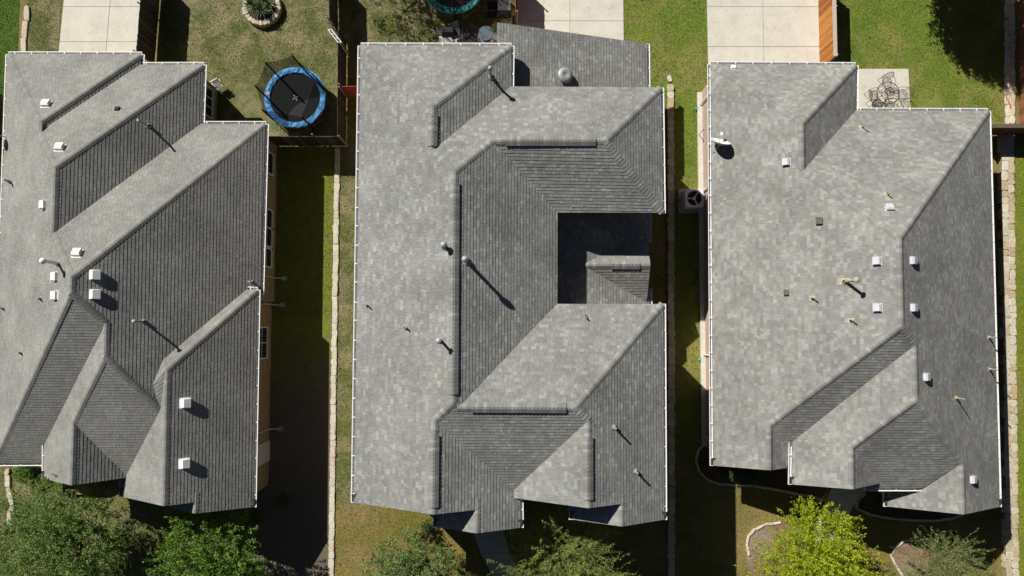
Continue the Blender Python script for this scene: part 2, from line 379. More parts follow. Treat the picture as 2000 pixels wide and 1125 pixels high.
slabs('driveway', 'pale concrete driveway between lawn and cedar fence behind the right house', 'driveway', [1379, 1488.5, 1597], [1382.5, 1492, 1601], [13.5, 91.5])
slabs('patio', 'square concrete patio under the iron dining set', 'patio', [1660, 1774], [1660, 1779], [], ytop=134.5, ybot=225)
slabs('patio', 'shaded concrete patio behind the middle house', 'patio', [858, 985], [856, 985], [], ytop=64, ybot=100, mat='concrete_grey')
def path(name, label, left, right, mat):
    A = G(*left[0]); root = bpy.data.objects.new(name, None); col.objects.link(root); root.location = (A.x, A.y, 0); root['kind'] = 'structure'; root['label'] = label
    for i in range(len(left)-1):
        f = lambda a, b, t: (a[0]+(b[0]-a[0])*t, a[1]+(b[1]-a[1])*t)
        q = [G(*f(left[i], left[i+1], .012)), G(*f(right[i], right[i+1], .012)), G(*f(right[i], right[i+1], .988)), G(*f(left[i], left[i+1], .988))]
        mb = MB(); mb.prism([(p.x-A.x, p.y-A.y) for p in q], -.05, .03); mb.build('slab', M[mat], root)
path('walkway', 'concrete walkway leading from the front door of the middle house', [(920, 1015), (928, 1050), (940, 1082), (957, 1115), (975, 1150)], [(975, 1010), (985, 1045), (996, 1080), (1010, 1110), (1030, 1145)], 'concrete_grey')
path('walkway', 'curved concrete walkway leading from the front door of the right house', [(1640, 925), (1618, 965), (1606, 1000), (1592, 1045), (1586, 1100), (1588, 1150)], [(1705, 930), (1686, 962), (1665, 990), (1648, 1025), (1636, 1070), (1630, 1150)], 'concrete')

# ------------------------------------------------------------------ stone walls, each stone a piece
def stone_mesh(seed, sx=.5, sy=.5, h=.5):
    r = random.Random(seed); n = 8; mb = MB(); top = []; bot = []
    cor = [(-.5,-.5),(0,-.52),(.5,-.5),(.52,0),(.5,.5),(0,.52),(-.5,.5),(-.52,0)]
    for k_ in range(n):
        x, y = cor[k_]; c = r.uniform(.80, .97) if k_ % 2 == 0 else r.uniform(.93, 1.0)
        x, y = x*c+r.uniform(-.03, .03), y*c+r.uniform(-.03, .03); bot.append((x, y, 0)); top.append((x*.93, y*.93, 1+r.uniform(-.12, .12)))
    mid = [(p[0]*1.03, p[1]*1.03, .7) for p in bot]
    mb.add(bot+mid+top, [tuple(range(2*n, 3*n))] + [(i, (i+1)%n, n+(i+1)%n, n+i) for i in range(n)] + [(n+i, n+(i+1)%n, 2*n+(i+1)%n, 2*n+i) for i in range(n)])
    return mb
STONES = {m: [stone_mesh(s).mesh('stone', M[m]) for s in range(9)] for m in ('stone', 'stone_pale')}
def stone_wall(label, p0, p1, width, height, mat, cols=2, size=.34, face=False, name='stone_wall', bed='mortar'):
    a, b = Vector((*p0, 0)), Vector((*p1, 0)); d = b-a; L = d.length; ang = math.atan2(d.y, d.x)
    root = thing(name, label, 'wall', a, ang)
    mb = MB(); mb.box((0, -width/2, -.05), (L, width/2, height)); mb.build('mortar_bed', M[bed], root)
    cw = width/cols
    for c in range(cols):
        x = 0
        while x < L:
            l = size*random.uniform(.6, 1.5); l = min(l, L-x+.05)
            inst('stone', random.choice(STONES[mat]), root, (x+l/2, -width/2+cw*(c+.5)+random.uniform(-.02, .02), height-.02),
                 (random.uniform(-.05, .05), random.uniform(-.05, .05), random.choice((0, math.pi))+random.uniform(-.12, .12)), (l*1.02, cw*random.uniform(.95, 1.12), .035*random.uniform(.8, 1.9)))
            x += l
    if face:                      # stones laid in the upright face towards +y of the run
        x = 0
        while x < L:
            l = size*random.uniform(.7, 1.6)
            inst('stone', random.choice(STONES[mat]), root, (x+l/2, width/2-.01, height*.5), (-math.pi/2, 0, random.choice((0, math.pi))), (l, height*1.02, .05*random.uniform(.8, 1.6)))
            x += l
    return root
def xy(px, py, z=0): p = G(px, py, z); return (p.x, p.y)
stone_wall('low pale stone edging wall between left and middle houses', xy(646.5, 1150), xy(659, 292), .26, .05, 'stone_pale', 1, .36, bed='mortar_pale')
stone_wall('shaded stone edging wall between middle and right houses', xy(1311, 1150), xy(1309, 168), .32, .10, 'stone', 1, .38)
stone_wall('wide retaining wall of irregular tan stones right of the right house', xy(1978, 1150, .28), xy(1968, 262, .28), .62, .28, 'stone', 2, .36, True, 'retaining_wall')
stone_wall('pale stone strip with red hose in the back right yard', xy(1971, 243), xy(1971, -40), .52, .05, 'stone_pale', 2, .5)
stone_wall('short pale stone strip in the grass left of the left driveway', xy(45, 105), xy(54, 14), .27, .05, 'stone_pale', 1, .6)
stone_wall('short pale stone strip in the grass beside the middle house', xy(1309, 160), xy(1307, 150), .2, .05, 'stone_pale', 1, .4)
def edging(label, pts, w=.11, h=.08, size=.34, mat='stone_pale'):
    P = [Vector((*xy(*p), 0)) for p in pts]; root = thing('garden_edging', label, 'edging', P[0])
    seg = [(P[i], P[i+1]) for i in range(len(P)-1)]
    for a, b in seg:
        d = b-a; L = d.length; n = max(1, round(L/size)); ang = math.atan2(d.y, d.x)
        for k_ in range(n):
            c = a + d*((k_+.5)/n) - P[0]
            inst('stone', random.choice(STONES[mat]), root, (c.x, c.y, -.01), (0, 0, ang+random.uniform(-.1, .1)), (L/n*1.02, w*random.uniform(.85, 1.15), h*random.uniform(.9, 1.2)))
edging('curved stone edging of the shaded bed at the right house, left of the walkway', [(1384, 862), (1364, 878), (1359, 900), (1366, 922), (1383, 938), (1405, 945), (1435, 947), (1470, 949), (1510, 955), (1545, 962), (1585, 970), (1612, 977)])
edging('curved stone edging of the shaded bed at the right house, right of the walkway', [(1690, 962), (1674, 978), (1672, 993), (1700, 1005), (1735, 1012), (1780, 1016), (1825, 1017), (1860, 1012), (1880, 1006)])
edging('arc of stone edging round the yellow-green tree', [(1462, 1085), (1458, 1062), (1462, 1045), (1475, 1033), (1495, 1024), (1525, 1020)], size=.4)
edging('stone edging round the dull green tree in front of the right house', [(1766, 1130), (1748, 1103), (1739, 1085), (1748, 1068), (1765, 1056), (1795, 1054), (1815, 1062)], size=.4)
edging('rough stone edging by the left front corner of the left house', [(22, 1040), (20, 1010), (26, 985), (17, 950), (16, 915)], .25, .12, .35)
def bed(name, px, mat, z=.006): sheet(name, px, z, M[mat])
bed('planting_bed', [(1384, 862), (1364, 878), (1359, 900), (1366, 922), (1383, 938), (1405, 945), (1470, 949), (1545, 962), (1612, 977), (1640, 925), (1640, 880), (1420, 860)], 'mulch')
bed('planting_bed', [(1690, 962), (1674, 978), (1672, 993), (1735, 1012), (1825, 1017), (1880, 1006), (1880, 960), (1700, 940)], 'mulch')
bed('planting_bed', [(1462, 1130), (1458, 1062), (1475, 1033), (1525, 1020), (1590, 1040), (1600, 1140)], 'redmulch')
bed('planting_bed', [(1766, 1130), (1739, 1085), (1765, 1056), (1815, 1062), (1860, 1100), (1860, 1140)], 'redmulch')

# ------------------------------------------------------------------ fences: every board a piece
def fence(label, p0, p1, h, mat, side=1, cap=False, gap=.004, post_every=2.4, z0=.05, zbase=0.0, capmat='weathered'):
    a, b = Vector((*p0, zbase)), Vector((*p1, zbase)); d = b-a; L = d.length; ang = math.atan2(d.y, d.x)
    root = thing('wooden_fence', label, 'fence', a, ang)
    bw = .14; n = max(1, int(L/(bw+gap))); bw = L/n - gap
    mb = MB(); mb.box((0, -.009, 0), (bw, .009, h-z0)); bm_ = mb.mesh('board', M[mat])
    for i in range(n):
        inst('board', bm_, root, (i*(bw+gap), random.uniform(-.004, .004), z0+random.uniform(-.015, .015)), (0, 0, random.uniform(-.012, .012)), (1, 1, random.uniform(.985, 1.01)))
    for zr in (.28, h*.52, h-.22):
        mb = MB(); mb.box((0, side*.012 if side > 0 else -.052, zr), (L, .052 if side > 0 else -.012, zr+.085)); mb.build('rail', M[mat], root)
    for i in range(int(L/post_every)+1):
        mb = MB(); x = min(i*post_every+.05, L-.05); mb.tube([(x, side*.09, -.1), (x, side*.09, h+.04)], .032, 10); p = mb.build('post', M['galv'], root)
        mb = MB(); mb.lathe([(.0, .085), (.03, .075), (.042, .04), (.04, 0)], 10, (x, side*.09, h+.02)); mb.build('post_cap', M['galv'], p, smooth=True)
    if cap:
        mb = MB(); mb.box((-.02, -.08, h+.012), (L+.02, .10, h+.05)); mb.build('top_cap', M[capmat], root)
    return root
fence('dark weathered plank fence right of the left driveway', xy(302.5, 128), xy(316, -40), 1.83, 'grey_wood', 1, gap=.006)
fence('dark plank fence between left and middle back yards, upper run', xy(661, 66), xy(659, -40), 1.83, 'grey_wood', 1)
fence('dark plank fence right of the blue trampoline', xy(676, 287), xy(677, 84), 1.83, 'grey_wood', -1)
fence('dark plank fence closing the left back yard below the blue trampoline', xy(536, 285), xy(676, 285), 1.83, 'grey_wood', 1)
fence('short red-stained fence panel beside the left edge of the middle house', xy(678, 192), xy(712, 192), 1.83, 'red_wood', 1)
fence('red-stained plank fence left of the middle driveway', xy(1006.5, 55), xy(1006.5, -40), 1.83, 'red_wood', -1)
fence('orange cedar plank fence with pale cap right of the right driveway', xy(1601, 135), xy(1597.5, -40), 1.78, 'cedar', -1, True)
fence('brown plank fence at the right edge of the back right yard', xy(1990, 258), xy(1990, -40), 1.83, 'brown_wood', -1)
fence('dark brown plank fence with cap from the right house to the right edge', xy(1893, 264), xy(2060, 264), 1.6, 'brown_wood', 1, True, capmat='grey_wood')
fence('dark plank fence at the left edge beside the left house', xy(-7, 640), xy(7, 186), 1.7, 'grey_wood', 1)

# ================================================================== houses
V = {'l1':(-24.28,13.08,2.37),'l2':(-24.22,-6.48,2.35),'l3':(-17.66,13.06,2.4),'l4':(-21.1,9.03,4.59),'l5':(-17.66,12.55,2.4),'l6':(-21.1,8.58,4.59),'l7':(-14.68,12.56,2.4),'l8':(-19.69,6.81,5.57),'l9':(-14.7,9.69,2.42),'l10':(-19.68,3.92,5.57),'l11':(-11.65,9.69,2.42),'l12':(-18.19,2,6.61),'l13':(-18.19,1.34,6.61),'l14':(-17.1,0.13,5.93),'l15':(-17.09,-1.28,5.92),'l16':(-15.27,-3.6,4.77),'l17':(-21.86,-6.46,2.36),'l18':(-21.51,-5.43,2.92),'l19':(-21.44,-6.93,2.96),'l20':(-19.21,-4.19,4.48),'l21':(-19.2,-6.92,4.48),'l22':(-17.41,-6.84,3.19),'l23':(-17.93,-7.08,2.92),'l24':(-17.91,-7.74,2.94),'l25':(-14.91,-7.67,4.99),'l26':(-15.22,-1.45,4.73),'l27':(-12.32,1.79,2.87),'l28':(-11.73,1.78,2.88),'l29':(-14.94,-1.88,4.99),'l30':(-15.57,-2.61,4.95),'l31':(-11.71,-8.21,2.9),'l33':(-13.88,-7.68,4.31),'l34':(-13.88,-8.16,4.31),'l35':(-17.36,-6.58,3.31),'lD':(-11.7,1.45,2.48),
'c1':(-6.75,12.28,5.44),'c2':(-6.79,-7.38,5.45),'c3':(0.01,12.27,5.44),'c4':(-3.29,8.94,7.22),'c5':(-3.3,7.11,7.22),'c6':(-0.01,10.33,5.45),'c7':(6.48,10.29,5.46),'c8':(3.76,7.6,6.93),'c9':(-0.88,7.61,6.93),'c10':(-2.35,6.17,7.72),'c11':(6.5,4.87,5.45),'c12':(1.88,4.88,5.45),'c13':(1.86,0.94,5.45),'c14':(6.47,0.94,5.44),'c15':(2.41,-3.21,7.62),'c16':(-2.2,-3.19,7.62),'c17':(-2.36,-3,7.72),'c18':(-3.13,-3.73,7.32),'c19':(-3.15,-7.41,7.32),'c20':(-0.41,-6.38,5.89),'c21':(0.4,-7.28,5.46),'c22':(0.41,-8.41,5.45),'c23':(-1.49,-7.44,6.45),'c24':(-1.49,-8.38,6.45),'c25':(2.96,-3.73,7.33),'c26':(0.03,-6.82,5.65),'c27':(-0.03,-7.15,5.62),'c28':(2.96,-7.15,7.33),'c29':(4.38,-7.17,6.55),'c30':(4.38,-8.07,6.55),'c31':(6.42,-8.07,5.46),
'r1':(9.14,12.42,2.87),'r2':(9,-6.33,2.85),'r3':(16.18,12.38,2.87),'r4':(12.66,8.9,4.96),'r5':(16.09,10.2,2.91),'r6':(12.65,6.79,4.96),'r7':(22.3,10.18,2.9),'r8':(15.8,3.63,6.83),'r9':(15.78,0.03,6.83),'r10':(11.27,-4.34,4.18),'r11':(11.25,-6.29,4.18),'r12':(16.54,-0.74,6.36),'r13':(12.3,-5.1,3.72),'r14':(12.24,-6.99,3.69),'r15':(16.53,-3,6.36),'r16':(14.45,-5.12,5.06),'r17':(14.43,-6.91,5.06),'r18':(19.42,-5.9,4.59),'r19':(18.09,-7.25,3.76),'r20':(19.41,-8.08,4.59),'r21':(16.82,-8.13,2.96),'r22':(22.13,-8.14,2.94),'r23':(16.15,-6.89,3.98),'r25':(12.19,-6.3,3.6)}
V = {k_: Vector(v) for k_, v in V.items()}
# west slopes of the small forward gables and other hidden corners are appended below
def steepen(p):
    """the left roof is a little steeper than first surveyed: raise it along the survey rays, planes stay planes"""
    d0 = HCAM-p.z; d1 = 1/(-.004116+1.1383/d0); k_ = d1/d0
    return Vector((p.x*k_, p.y*k_, HCAM-d1))
for k_ in list(V):
    if k_[0] == 'l': V[k_] = steepen(V[k_])
# west slopes of the small forward gables and other hidden corners
V['l36'] = Vector((V['l34'].x-2.0, V['l34'].y, V['l34'].z-1.42)); V['l37'] = V['l36']+Vector((0, .86, 0)); V['l38'] = V['l34']+Vector((0, .86, 0))
V['c32'] = Vector((-3.33, -8.38, 5.45)); V['c33'] = Vector((-3.33, -7.0, 5.45)); V['c34'] = Vector((-1.49, -7.0, 6.45))
V['c35'] = Vector((2.36, -8.07, 5.46)); V['c36'] = Vector((2.36, -6.8, 5.46)); V['c37'] = Vector((4.38, -6.8, 6.55))
V['r24'] = Vector((15.62, -7.25, 3.76)); V['r26'] = Vector((16.82, -7.0, 2.96)); V['r27'] = Vector((18.09, -7.0, 3.76)); V['r28'] = Vector((15.62, -6.55, 4.18))
V['r13b'] = Vector((12.43, -5.5, 3.475)); V['r29'] = Vector((19.42, -6.2, 4.59))
# the gutters hang outside the shingle edge: pull guttered eaves in by one gutter width
GW = .13
GUT = {'l': [('l1','l3','N'),('l3','l5','E'),('l5','l7','N'),('l7','l9','E'),('l9','l11','N'),('l11','lD','E'),('l2','l1','W'),('l17','l2','S'),('l19','l18','W'),('l24','l23','W'),('l27','l28','N'),('l28','l31','E')],
       'c': [('c1','c3','N'),('c2','c1','W'),('c3','c6','E'),('c7','c11','E'),('c14','c31','E'),('c21','c22','E'),('c32','c33','W'),('c35','c36','W')],
       'r': [('r1','r3','N'),('r2','r1','W'),('r3','r5','E'),('r5','r7','N'),('r7','r22','E'),('r14','r13','W'),('r19','r24','S'),('r21','r26','W')]}
OD = {'N': Vector((0,1,0)), 'S': Vector((0,-1,0)), 'E': Vector((1,0,0)), 'W': Vector((-1,0,0))}
_mv = {}
for h in GUT:
    for a, b, d in GUT[h]:
        for q in (a, b): _mv.setdefault(q, set()).add(d)
for q, ds in _mv.items():
    for d in ds: V[q] = V[q] - OD[d]*GW
    V[q].z += GW*.58
FACES = {
'l': [['l1','l4','l6','l8','l10','l12','l13','l2'],['l1','l3','l4'],['l3','l5','l6','l4'],['l5','l7','l8','l6'],['l7','l9','l10','l8'],['l9','l11','l12','l10'],
      ['l11','lD','l27','l26','l30','l16','l15','l14','l13','l12'],['l13','l14','l18','l17','l2'],['l14','l15','l20','l21','l19','l18'],['l15','l16','l35','l22','l20'],['l20','l22','l21'],
      ['l29','l16','l35','l23','l24','l25'],['l27','l28','l29','l26'],['l29','l28','l31','l34','l33','l25'],['l26','l29','l30'],['l30','l29','l16'],['l38','l34','l36','l37']],
'c': [['c1','c4','c5','c10','c17','c18','c19','c2'],['c1','c3','c4'],['c3','c6','c5','c4'],['c6','c7','c8','c9','c10','c5'],['c7','c11','c8'],['c8','c11','c12','c9'],['c10','c9','c12','c13','c16','c17'],
      ['c13','c14','c15','c16'],['c17','c16','c15','c25','c26','c20','c18'],['c18','c20','c21','c22','c24','c23','c19'],['c25','c26','c27','c28'],['c14','c31','c30','c29','c28','c25','c15'],
      ['c20','c26','c27'],['c20','c27','c21'],['c34','c24','c32','c33'],['c37','c30','c35','c36']],
'r': [['r1','r4','r6','r8','r9','r10','r11','r2'],['r1','r3','r4'],['r3','r5','r6','r4'],['r5','r7','r8','r6'],['r7','r8','r9','r12','r15','r18','r20','r22'],['r9','r12','r13','r13b','r10'],['r10','r13b','r25','r11'],
      ['r12','r15','r16','r17','r14','r13'],['r15','r16','r23','r28','r24','r19','r18'],['r16','r17','r23'],['r18','r27','r26','r21','r20']]}
RIDGE = {
'l': ['l1-l4','l3-l4','l4-l6','l6-l8','l7-l8','l8-l10','l10-l12','l11-l12','l12-l13','l13-l14','l2-l13','l14-l15','l15-l16','l20-l15','l20-l21','l28-l29','l29-l25','l38-l34'],
'c': ['c1-c4','c3-c4','c4-c5','c5-c10','c10-c17','c9-c10','c9-c8','c7-c8','c11-c8','c18-c17','c18-c19','c16-c15','c14-c15','c25-c15','c25-c28','c34-c24','c37-c30'],
'r': ['r1-r4','r3-r4','r4-r6','r6-r8','r7-r8','r8-r9','r10-r9','r12-r9','r10-r11','r12-r15','r16-r15','r18-r15','r16-r17','r18-r20']}
RVENT = {'c4-c5': (.17,.90), 'c9-c8': (.12,.92), 'c10-c17': (.05,.965), 'c16-c15': (.12,.93), 'c18-c19': (.16,.93), 'c25-c28': (.19,.91)}

def plane_of(P):
    A = np.array([(p.x, p.y, 1) for p in P]); z = np.array([p.z for p in P]); g = np.linalg.lstsq(A, z, rcond=None)[0]
    return Vector((-g[0], -g[1], 1)).normalized(), g
def clip(poly, a, c):
    """keep the part of poly where a.x*u + a.y*v <= c"""
    out = []; n = len(poly)
    for i in range(n):
        p, q = poly[i], poly[(i+1) % n]; dp = a[0]*p[0]+a[1]*p[1]-c; dq = a[0]*q[0]+a[1]*q[1]-c
        if dp <= 0: out.append(p)
        if (dp < 0 < dq) or (dq < 0 < dp): t = dp/(dp-dq); out.append((p[0]+(q[0]-p[0])*t, p[1]+(q[1]-p[1])*t))
    return out
def area(p): return .5*sum(p[i][0]*p[(i+1)%len(p)][1]-p[(i+1)%len(p)][0]*p[i][1] for i in range(len(p)))

STY = {'l': dict(mat='sh_left', wmin=.135, wmax=.21, thick=(.009, .014), gap=.007),
       'c': dict(mat='sh_mid', wmin=.11, wmax=.28, thick=(.010, .018), gap=.006),
       'r': dict(mat='sh_right', wmin=.11, wmax=.28, thick=(.008, .015), gap=.004)}
EXP = .143
def shingles(P3, sty, parent, off):
    n, g = plane_of(P3); o = P3[0].copy(); o.z = g[0]*o.x+g[1]*o.y+g[2]
    upv = Vector((g[0], g[1], g[0]**2+g[1]**2)).normalized(); al = upv.cross(n).normalized()
    poly = [((p-o).dot(al), (p-o).dot(upv)) for p in P3]
    if area(poly) < 0: poly = poly[::-1]
    v0 = min(p[1] for p in poly); v1 = max(p[1] for p in poly)
    ks = [Vector((*p, 0)) for p in ()]
    mb = MB(); r = random.Random(int(abs(o.x*131+o.y*17+v1*71)))
    zoff = lambda u, v: o + al*u + upv*v + off
    row = 0; v = v0-.02
    while v < v1:
        band = clip(clip(poly, (0, -1), -v), (0, 1), v+EXP)
        if len(band) >= 3 and abs(area(band)) > 1e-4:
            u0 = min(p[0] for p in band); u1 = max(p[0] for p in band)
            u = u0 - r.uniform(0, sty['wmax'])
            while u < u1:
                wd = r.uniform(sty['wmin'], sty['wmax']); ue = u+wd-sty['gap']
                q = clip(clip(band, (-1, 0), -u), (1, 0), ue)
                if len(q) >= 3:
                    ar = abs(area(q))
                    if ar > 3e-5:
                        t = r.uniform(*sty['thick']); nn = len(q); tops = []
                        for (a, b) in q:
                            hh = .004 + t*(1-(b-v)/EXP) + .002; tops.append(zoff(a, b) + n*(hh+.012))
                        bots = [p - n*.028 for p in tops]
                        fs = [tuple(range(nn))] + [(i+nn, (i+1)%nn+nn, (i+1)%nn, i) for i in range(nn)]
                        if area(q) < 0: fs = [f[::-1] for f in fs]
                        mb.add(tops+bots, fs)
                u += wd
        v += EXP; row += 1
    return mb.build('shingles', M[sty['mat']], parent, stuff=True)

def roof_face(P3, sty, root, off, th=.13):
    n, g = plane_of(P3); mb = MB(); k_ = len(P3)
    A = sum(P3[i].x*P3[(i+1)%k_].y-P3[(i+1)%k_].x*P3[i].y for i in range(k_))
    P = P3 if A > 0 else P3[::-1]
    rs = max(abs(p.z-(g[0]*p.x+g[1]*p.y+g[2])) for p in P)
    if rs > .03: print('bent face', [tuple(round(q, 2) for q in p) for p in P], round(rs, 3))
    P = [Vector((p.x, p.y, g[0]*p.x+g[1]*p.y+g[2])) for p in P]
    mb.add([p+off for p in P]+[p+off-Vector((0,0,th)) for p in P], [tuple(range(k_)), tuple(range(k_, 2*k_))[::-1]] + [(i+k_, (i+1)%k_+k_, (i+1)%k_, i) for i in range(k_)])
    f = mb.build('roof_slope', M['deck'], root)
    shingles(P, sty, f, off)
    return f, n

def ridge_cap(a, b, s1, s2, mat, root, off, w=.15, lift=.02, name='ridge_cap', t0=0, t1=1, vent=False):
    """s1, s2: (normal, inward direction) of the two slopes meeting at the ridge a-b"""
    a, b = a.lerp(b, t0), a.lerp(b, t1); e = (b-a); L = e.length; e.normalize()
    sides = []
    for n, c in (s1, s2):
        p = n.cross(e).normalized()
        if p.dot(c-(a+b)/2) < 0: p = -p
        sides.append((n, p))
    up = (sides[0][0]+sides[1][0]).normalized()
    mb = MB(); step = .15; k_ = max(1, int(L/step)); step = L/k_
    for i in range(k_):
        s0, s1_ = i*step, (i+1)*step-.004
        h0, h1 = lift+.026, lift+.012
        P = []
        for s_, h_ in ((s0, h0), (s1_, h1)):
            c = a+e*s_+off; j = random.uniform(-.004, .004)
            P += [c+sides[0][1]*(w+j)+sides[0][0]*(h_-lift*.15), c+sides[0][1]*.05+up*(h_+.012), c+sides[1][1]*.05+up*(h_+.012), c+sides[1][1]*(w+j)+sides[1][0]*(h_-lift*.15)]
        Q = [p-up*.03 for p in P]
        mb.add(P+Q, [(0,1,5,4),(1,2,6,5),(2,3,7,6),(8,9,1,0),(9,10,2,1),(10,11,3,2),(4,5,13,12),(5,6,14,13),(6,7,15,14),(0,4,12,8),(3,11,15,7)])
    o = mb.build(name, mat, root, stuff=True)
    if vent:
        mb = MB(); P = []
        for s_ in (.0, L):
            c = a+e*s_+off
            P += [c+sides[0][1]*(w-.02)+sides[0][0]*.012, c+sides[0][1]*(w-.02)+sides[0][0]*lift, c+up*(lift+.01), c+sides[1][1]*(w-.02)+sides[1][0]*lift, c+sides[1][1]*(w-.02)+sides[1][0]*.012]
        mb.add(P, [(0,1,6,5),(1,2,7,6),(2,3,8,7),(3,4,9,8),(0,4,3,2,1),(5,6,7,8,9)])
        mb.build('vent_core', M['black_plastic'], o)
    return o

def gutter(a, b, d, root, off):
    od = OD[d]; e = (b-a); L = e.length; e.normalize(); sd = GW+.012; z = Vector((0,0,1))
    a = a+off; b = b+off; mb = MB()
    ext = 0
    prof = [(0,-.02),(0,-.135),(sd*.8,-.135),(sd-.018,-.015),(sd+.018,-.012),(sd+.018,-.03),(sd*.8+.012,-.148),(-.012,-.148),(-.012,-.02)]
    zz = -.035
    P = [a-e*.0+od*p+z*(q+zz) for p, q in prof]+[b+od*p+z*(q+zz) for p, q in prof]; n = len(prof)
    mb.add(P, [(i, (i+1)%n, n+(i+1)%n, n+i) for i in range(n)]+[(0,1,2,3,4,5,6,7,8)[::-1], tuple(n+i for i in range(n))])
    g = mb.build('gutter', M['white'], root)
    mb = MB(); k_ = max(1, round(L/.82))
    for i in range(k_):
        c = a+e*((i+.35+random.uniform(-.03, .03))*L/k_)+z*(zz-.018)
        P = [c-e*.02-od*.03, c+e*.02-od*.03, c+e*.02+od*(sd+.008), c-e*.02+od*(sd+.008)]; P = P+[p+z*.012 for p in P]
        mb.add(P, [(3,2,1,0),(4,5,6,7),(0,1,5,4),(1,2,6,5),(2,3,7,6),(3,0,4,7)])
    # end caps
    for c in (a, b):
        s_ = 1 if c is b else -1
        P = [c+od*p+z*(q+zz) for p, q in ((-.012,-.02),(-.012,-.148),(sd*.8+.012,-.148),(sd+.018,-.015))]; P = P+[p+e*s_*.022 for p in P]
        mb.add(P, [(0,1,2,3),(7,6,5,4),(0,3,7,4),(0,4,5,1),(1,5,6,2),(2,6,7,3)])
    mb.build('gutter_hangers', M['white'], g, stuff=True)
    return g

class House: pass
def house(key, name, label, base, wallmat):
    h = House(); h.root = thing(name, label, 'house', base); h.off = -Vector(base); h.f = []; sty = STY[key]
    for fc in FACES[key]:
        P = [V[q].copy() for q in fc]; o, n = roof_face(P, sty, h.root, h.off)
        h.f.append((fc, n, sum(P, Vector())/len(P), P))
    for r in RIDGE[key]:
        a, b = r.split('-'); A, B = V[a], V[b]; e = (B-A).normalized(); m = (A+B)/2; pr = Vector((-e.y, e.x, 0)).normalized(); sd = []
        for sg in (1, -1):
            q = m+pr*sg*.18; hit = [f for f in h.f if in_poly(np.array([[q.x, q.y]]), [(p.x, p.y) for p in f[3]])[0] and abs((m-f[3][0]).dot(f[1])) < .25]
            if hit: hit.sort(key=lambda f: abs((m-f[3][0]).dot(f[1]))); sd.append((hit[0][1], q))
        if len(sd) < 2: print('ridge?', r); continue
        s1, s2 = sd
        if r in RVENT:
            t0, t1 = RVENT[r]
            ridge_cap(A, B, s1, s2, M[sty['mat']], h.root, h.off, t1=t0); ridge_cap(A, B, s1, s2, M[sty['mat']], h.root, h.off, t0=t1)
            ridge_cap(A, B, s1, s2, M[sty['mat']], h.root, h.off, w=.185, lift=.075, name='ridge_vent', t0=t0, t1=t1, vent=True)
        else: ridge_cap(A, B, s1, s2, M[sty['mat']], h.root, h.off)
    for a, b, d in GUT[key]: gutter(V[a], V[b], d, h.root, h.off)
    return h
def at_face(h, px, py):
    """where the line of sight through a photo spot meets the roof; highest hit wins"""
    v = MC @ Vector(((px-1000)/FPX, -(py-562.5)/FPX, -1)); best = None
    for fc, n, c, P in h.f:
        o = Vector((0,0,HCAM)); t = (P[0]-o).dot(n)/v.dot(n); p = o+v*t
        if in_poly(np.array([[p.x, p.y]]), [(q.x, q.y) for q in P])[0] and (best is None or p.z > best[0].z): best = (p, n)
    if best is None: print('no face', px, py); return G(px, py, 4), Vector((0,0,1))
    return best
def slope_rot(n):
    up = Vector((0,0,1)) - n*n.z
    if up.length < 1e-3: up = Vector((0,1,0))
    up.normalize(); al = up.cross(n); return Matrix((al, up, n)).transposed().to_euler()

def walls(h, rects, mat, z0=-.1):
    """rects: x0,x1,y0,y1,ztop"""
    for x0, x1, y0, y1, zt in rects:
        mb = MB(); mb.box(Vector((x0, y0, z0))+h.off, Vector((x1, y1, zt))+h.off); mb.build('wall', mat, h.root)
def gable(h, xa, xr, xb, y, za, zr, zb, mat, z0=-.1):
    P = [(xa, z0), (xb, z0), (xb, zb), (xr, zr), (xa, za)]; mb = MB(); n = 5
    mb.add([Vector((p[0], y, p[1]))+h.off for p in P]+[Vector((p[0], y+.15, p[1]))+h.off for p in P], [tuple(range(n)), tuple(range(n, 2*n))[::-1]]+[(i+n, (i+1)%n+n, (i+1)%n, i) for i in range(n)])
    mb.build('gable_wall', mat, h.root)
def eave_return(h, p, dx, L=.75, dep=.34):
    """boxed white eave return below a gable corner, with a little sloped cap; p = lower outer corner, dx = +1/-1 towards the house"""
    q = p+h.off; x0, x1 = sorted((q.x-.0*dx, q.x+dx*L)); mb = MB()
    mb.box((x0, q.y-.03, q.z-.22), (x1, q.y+dep, q.z-.06)); o = mb.build('eave_return', M['white'], h.root)
    mb = MB(); P = [(x0, q.y-.03, q.z-.058), (x1, q.y-.03, q.z-.058), (x1, q.y+dep, q.z+.1), (x0, q.y+dep, q.z+.1)]
    mb.add(P+[(a, b, q.z-.06) for a, b, c in P], [(0,1,2,3),(4,5,1,0),(5,6,2,1),(7,4,0,3)]); mb.build('return_cap', M['deck'], o)
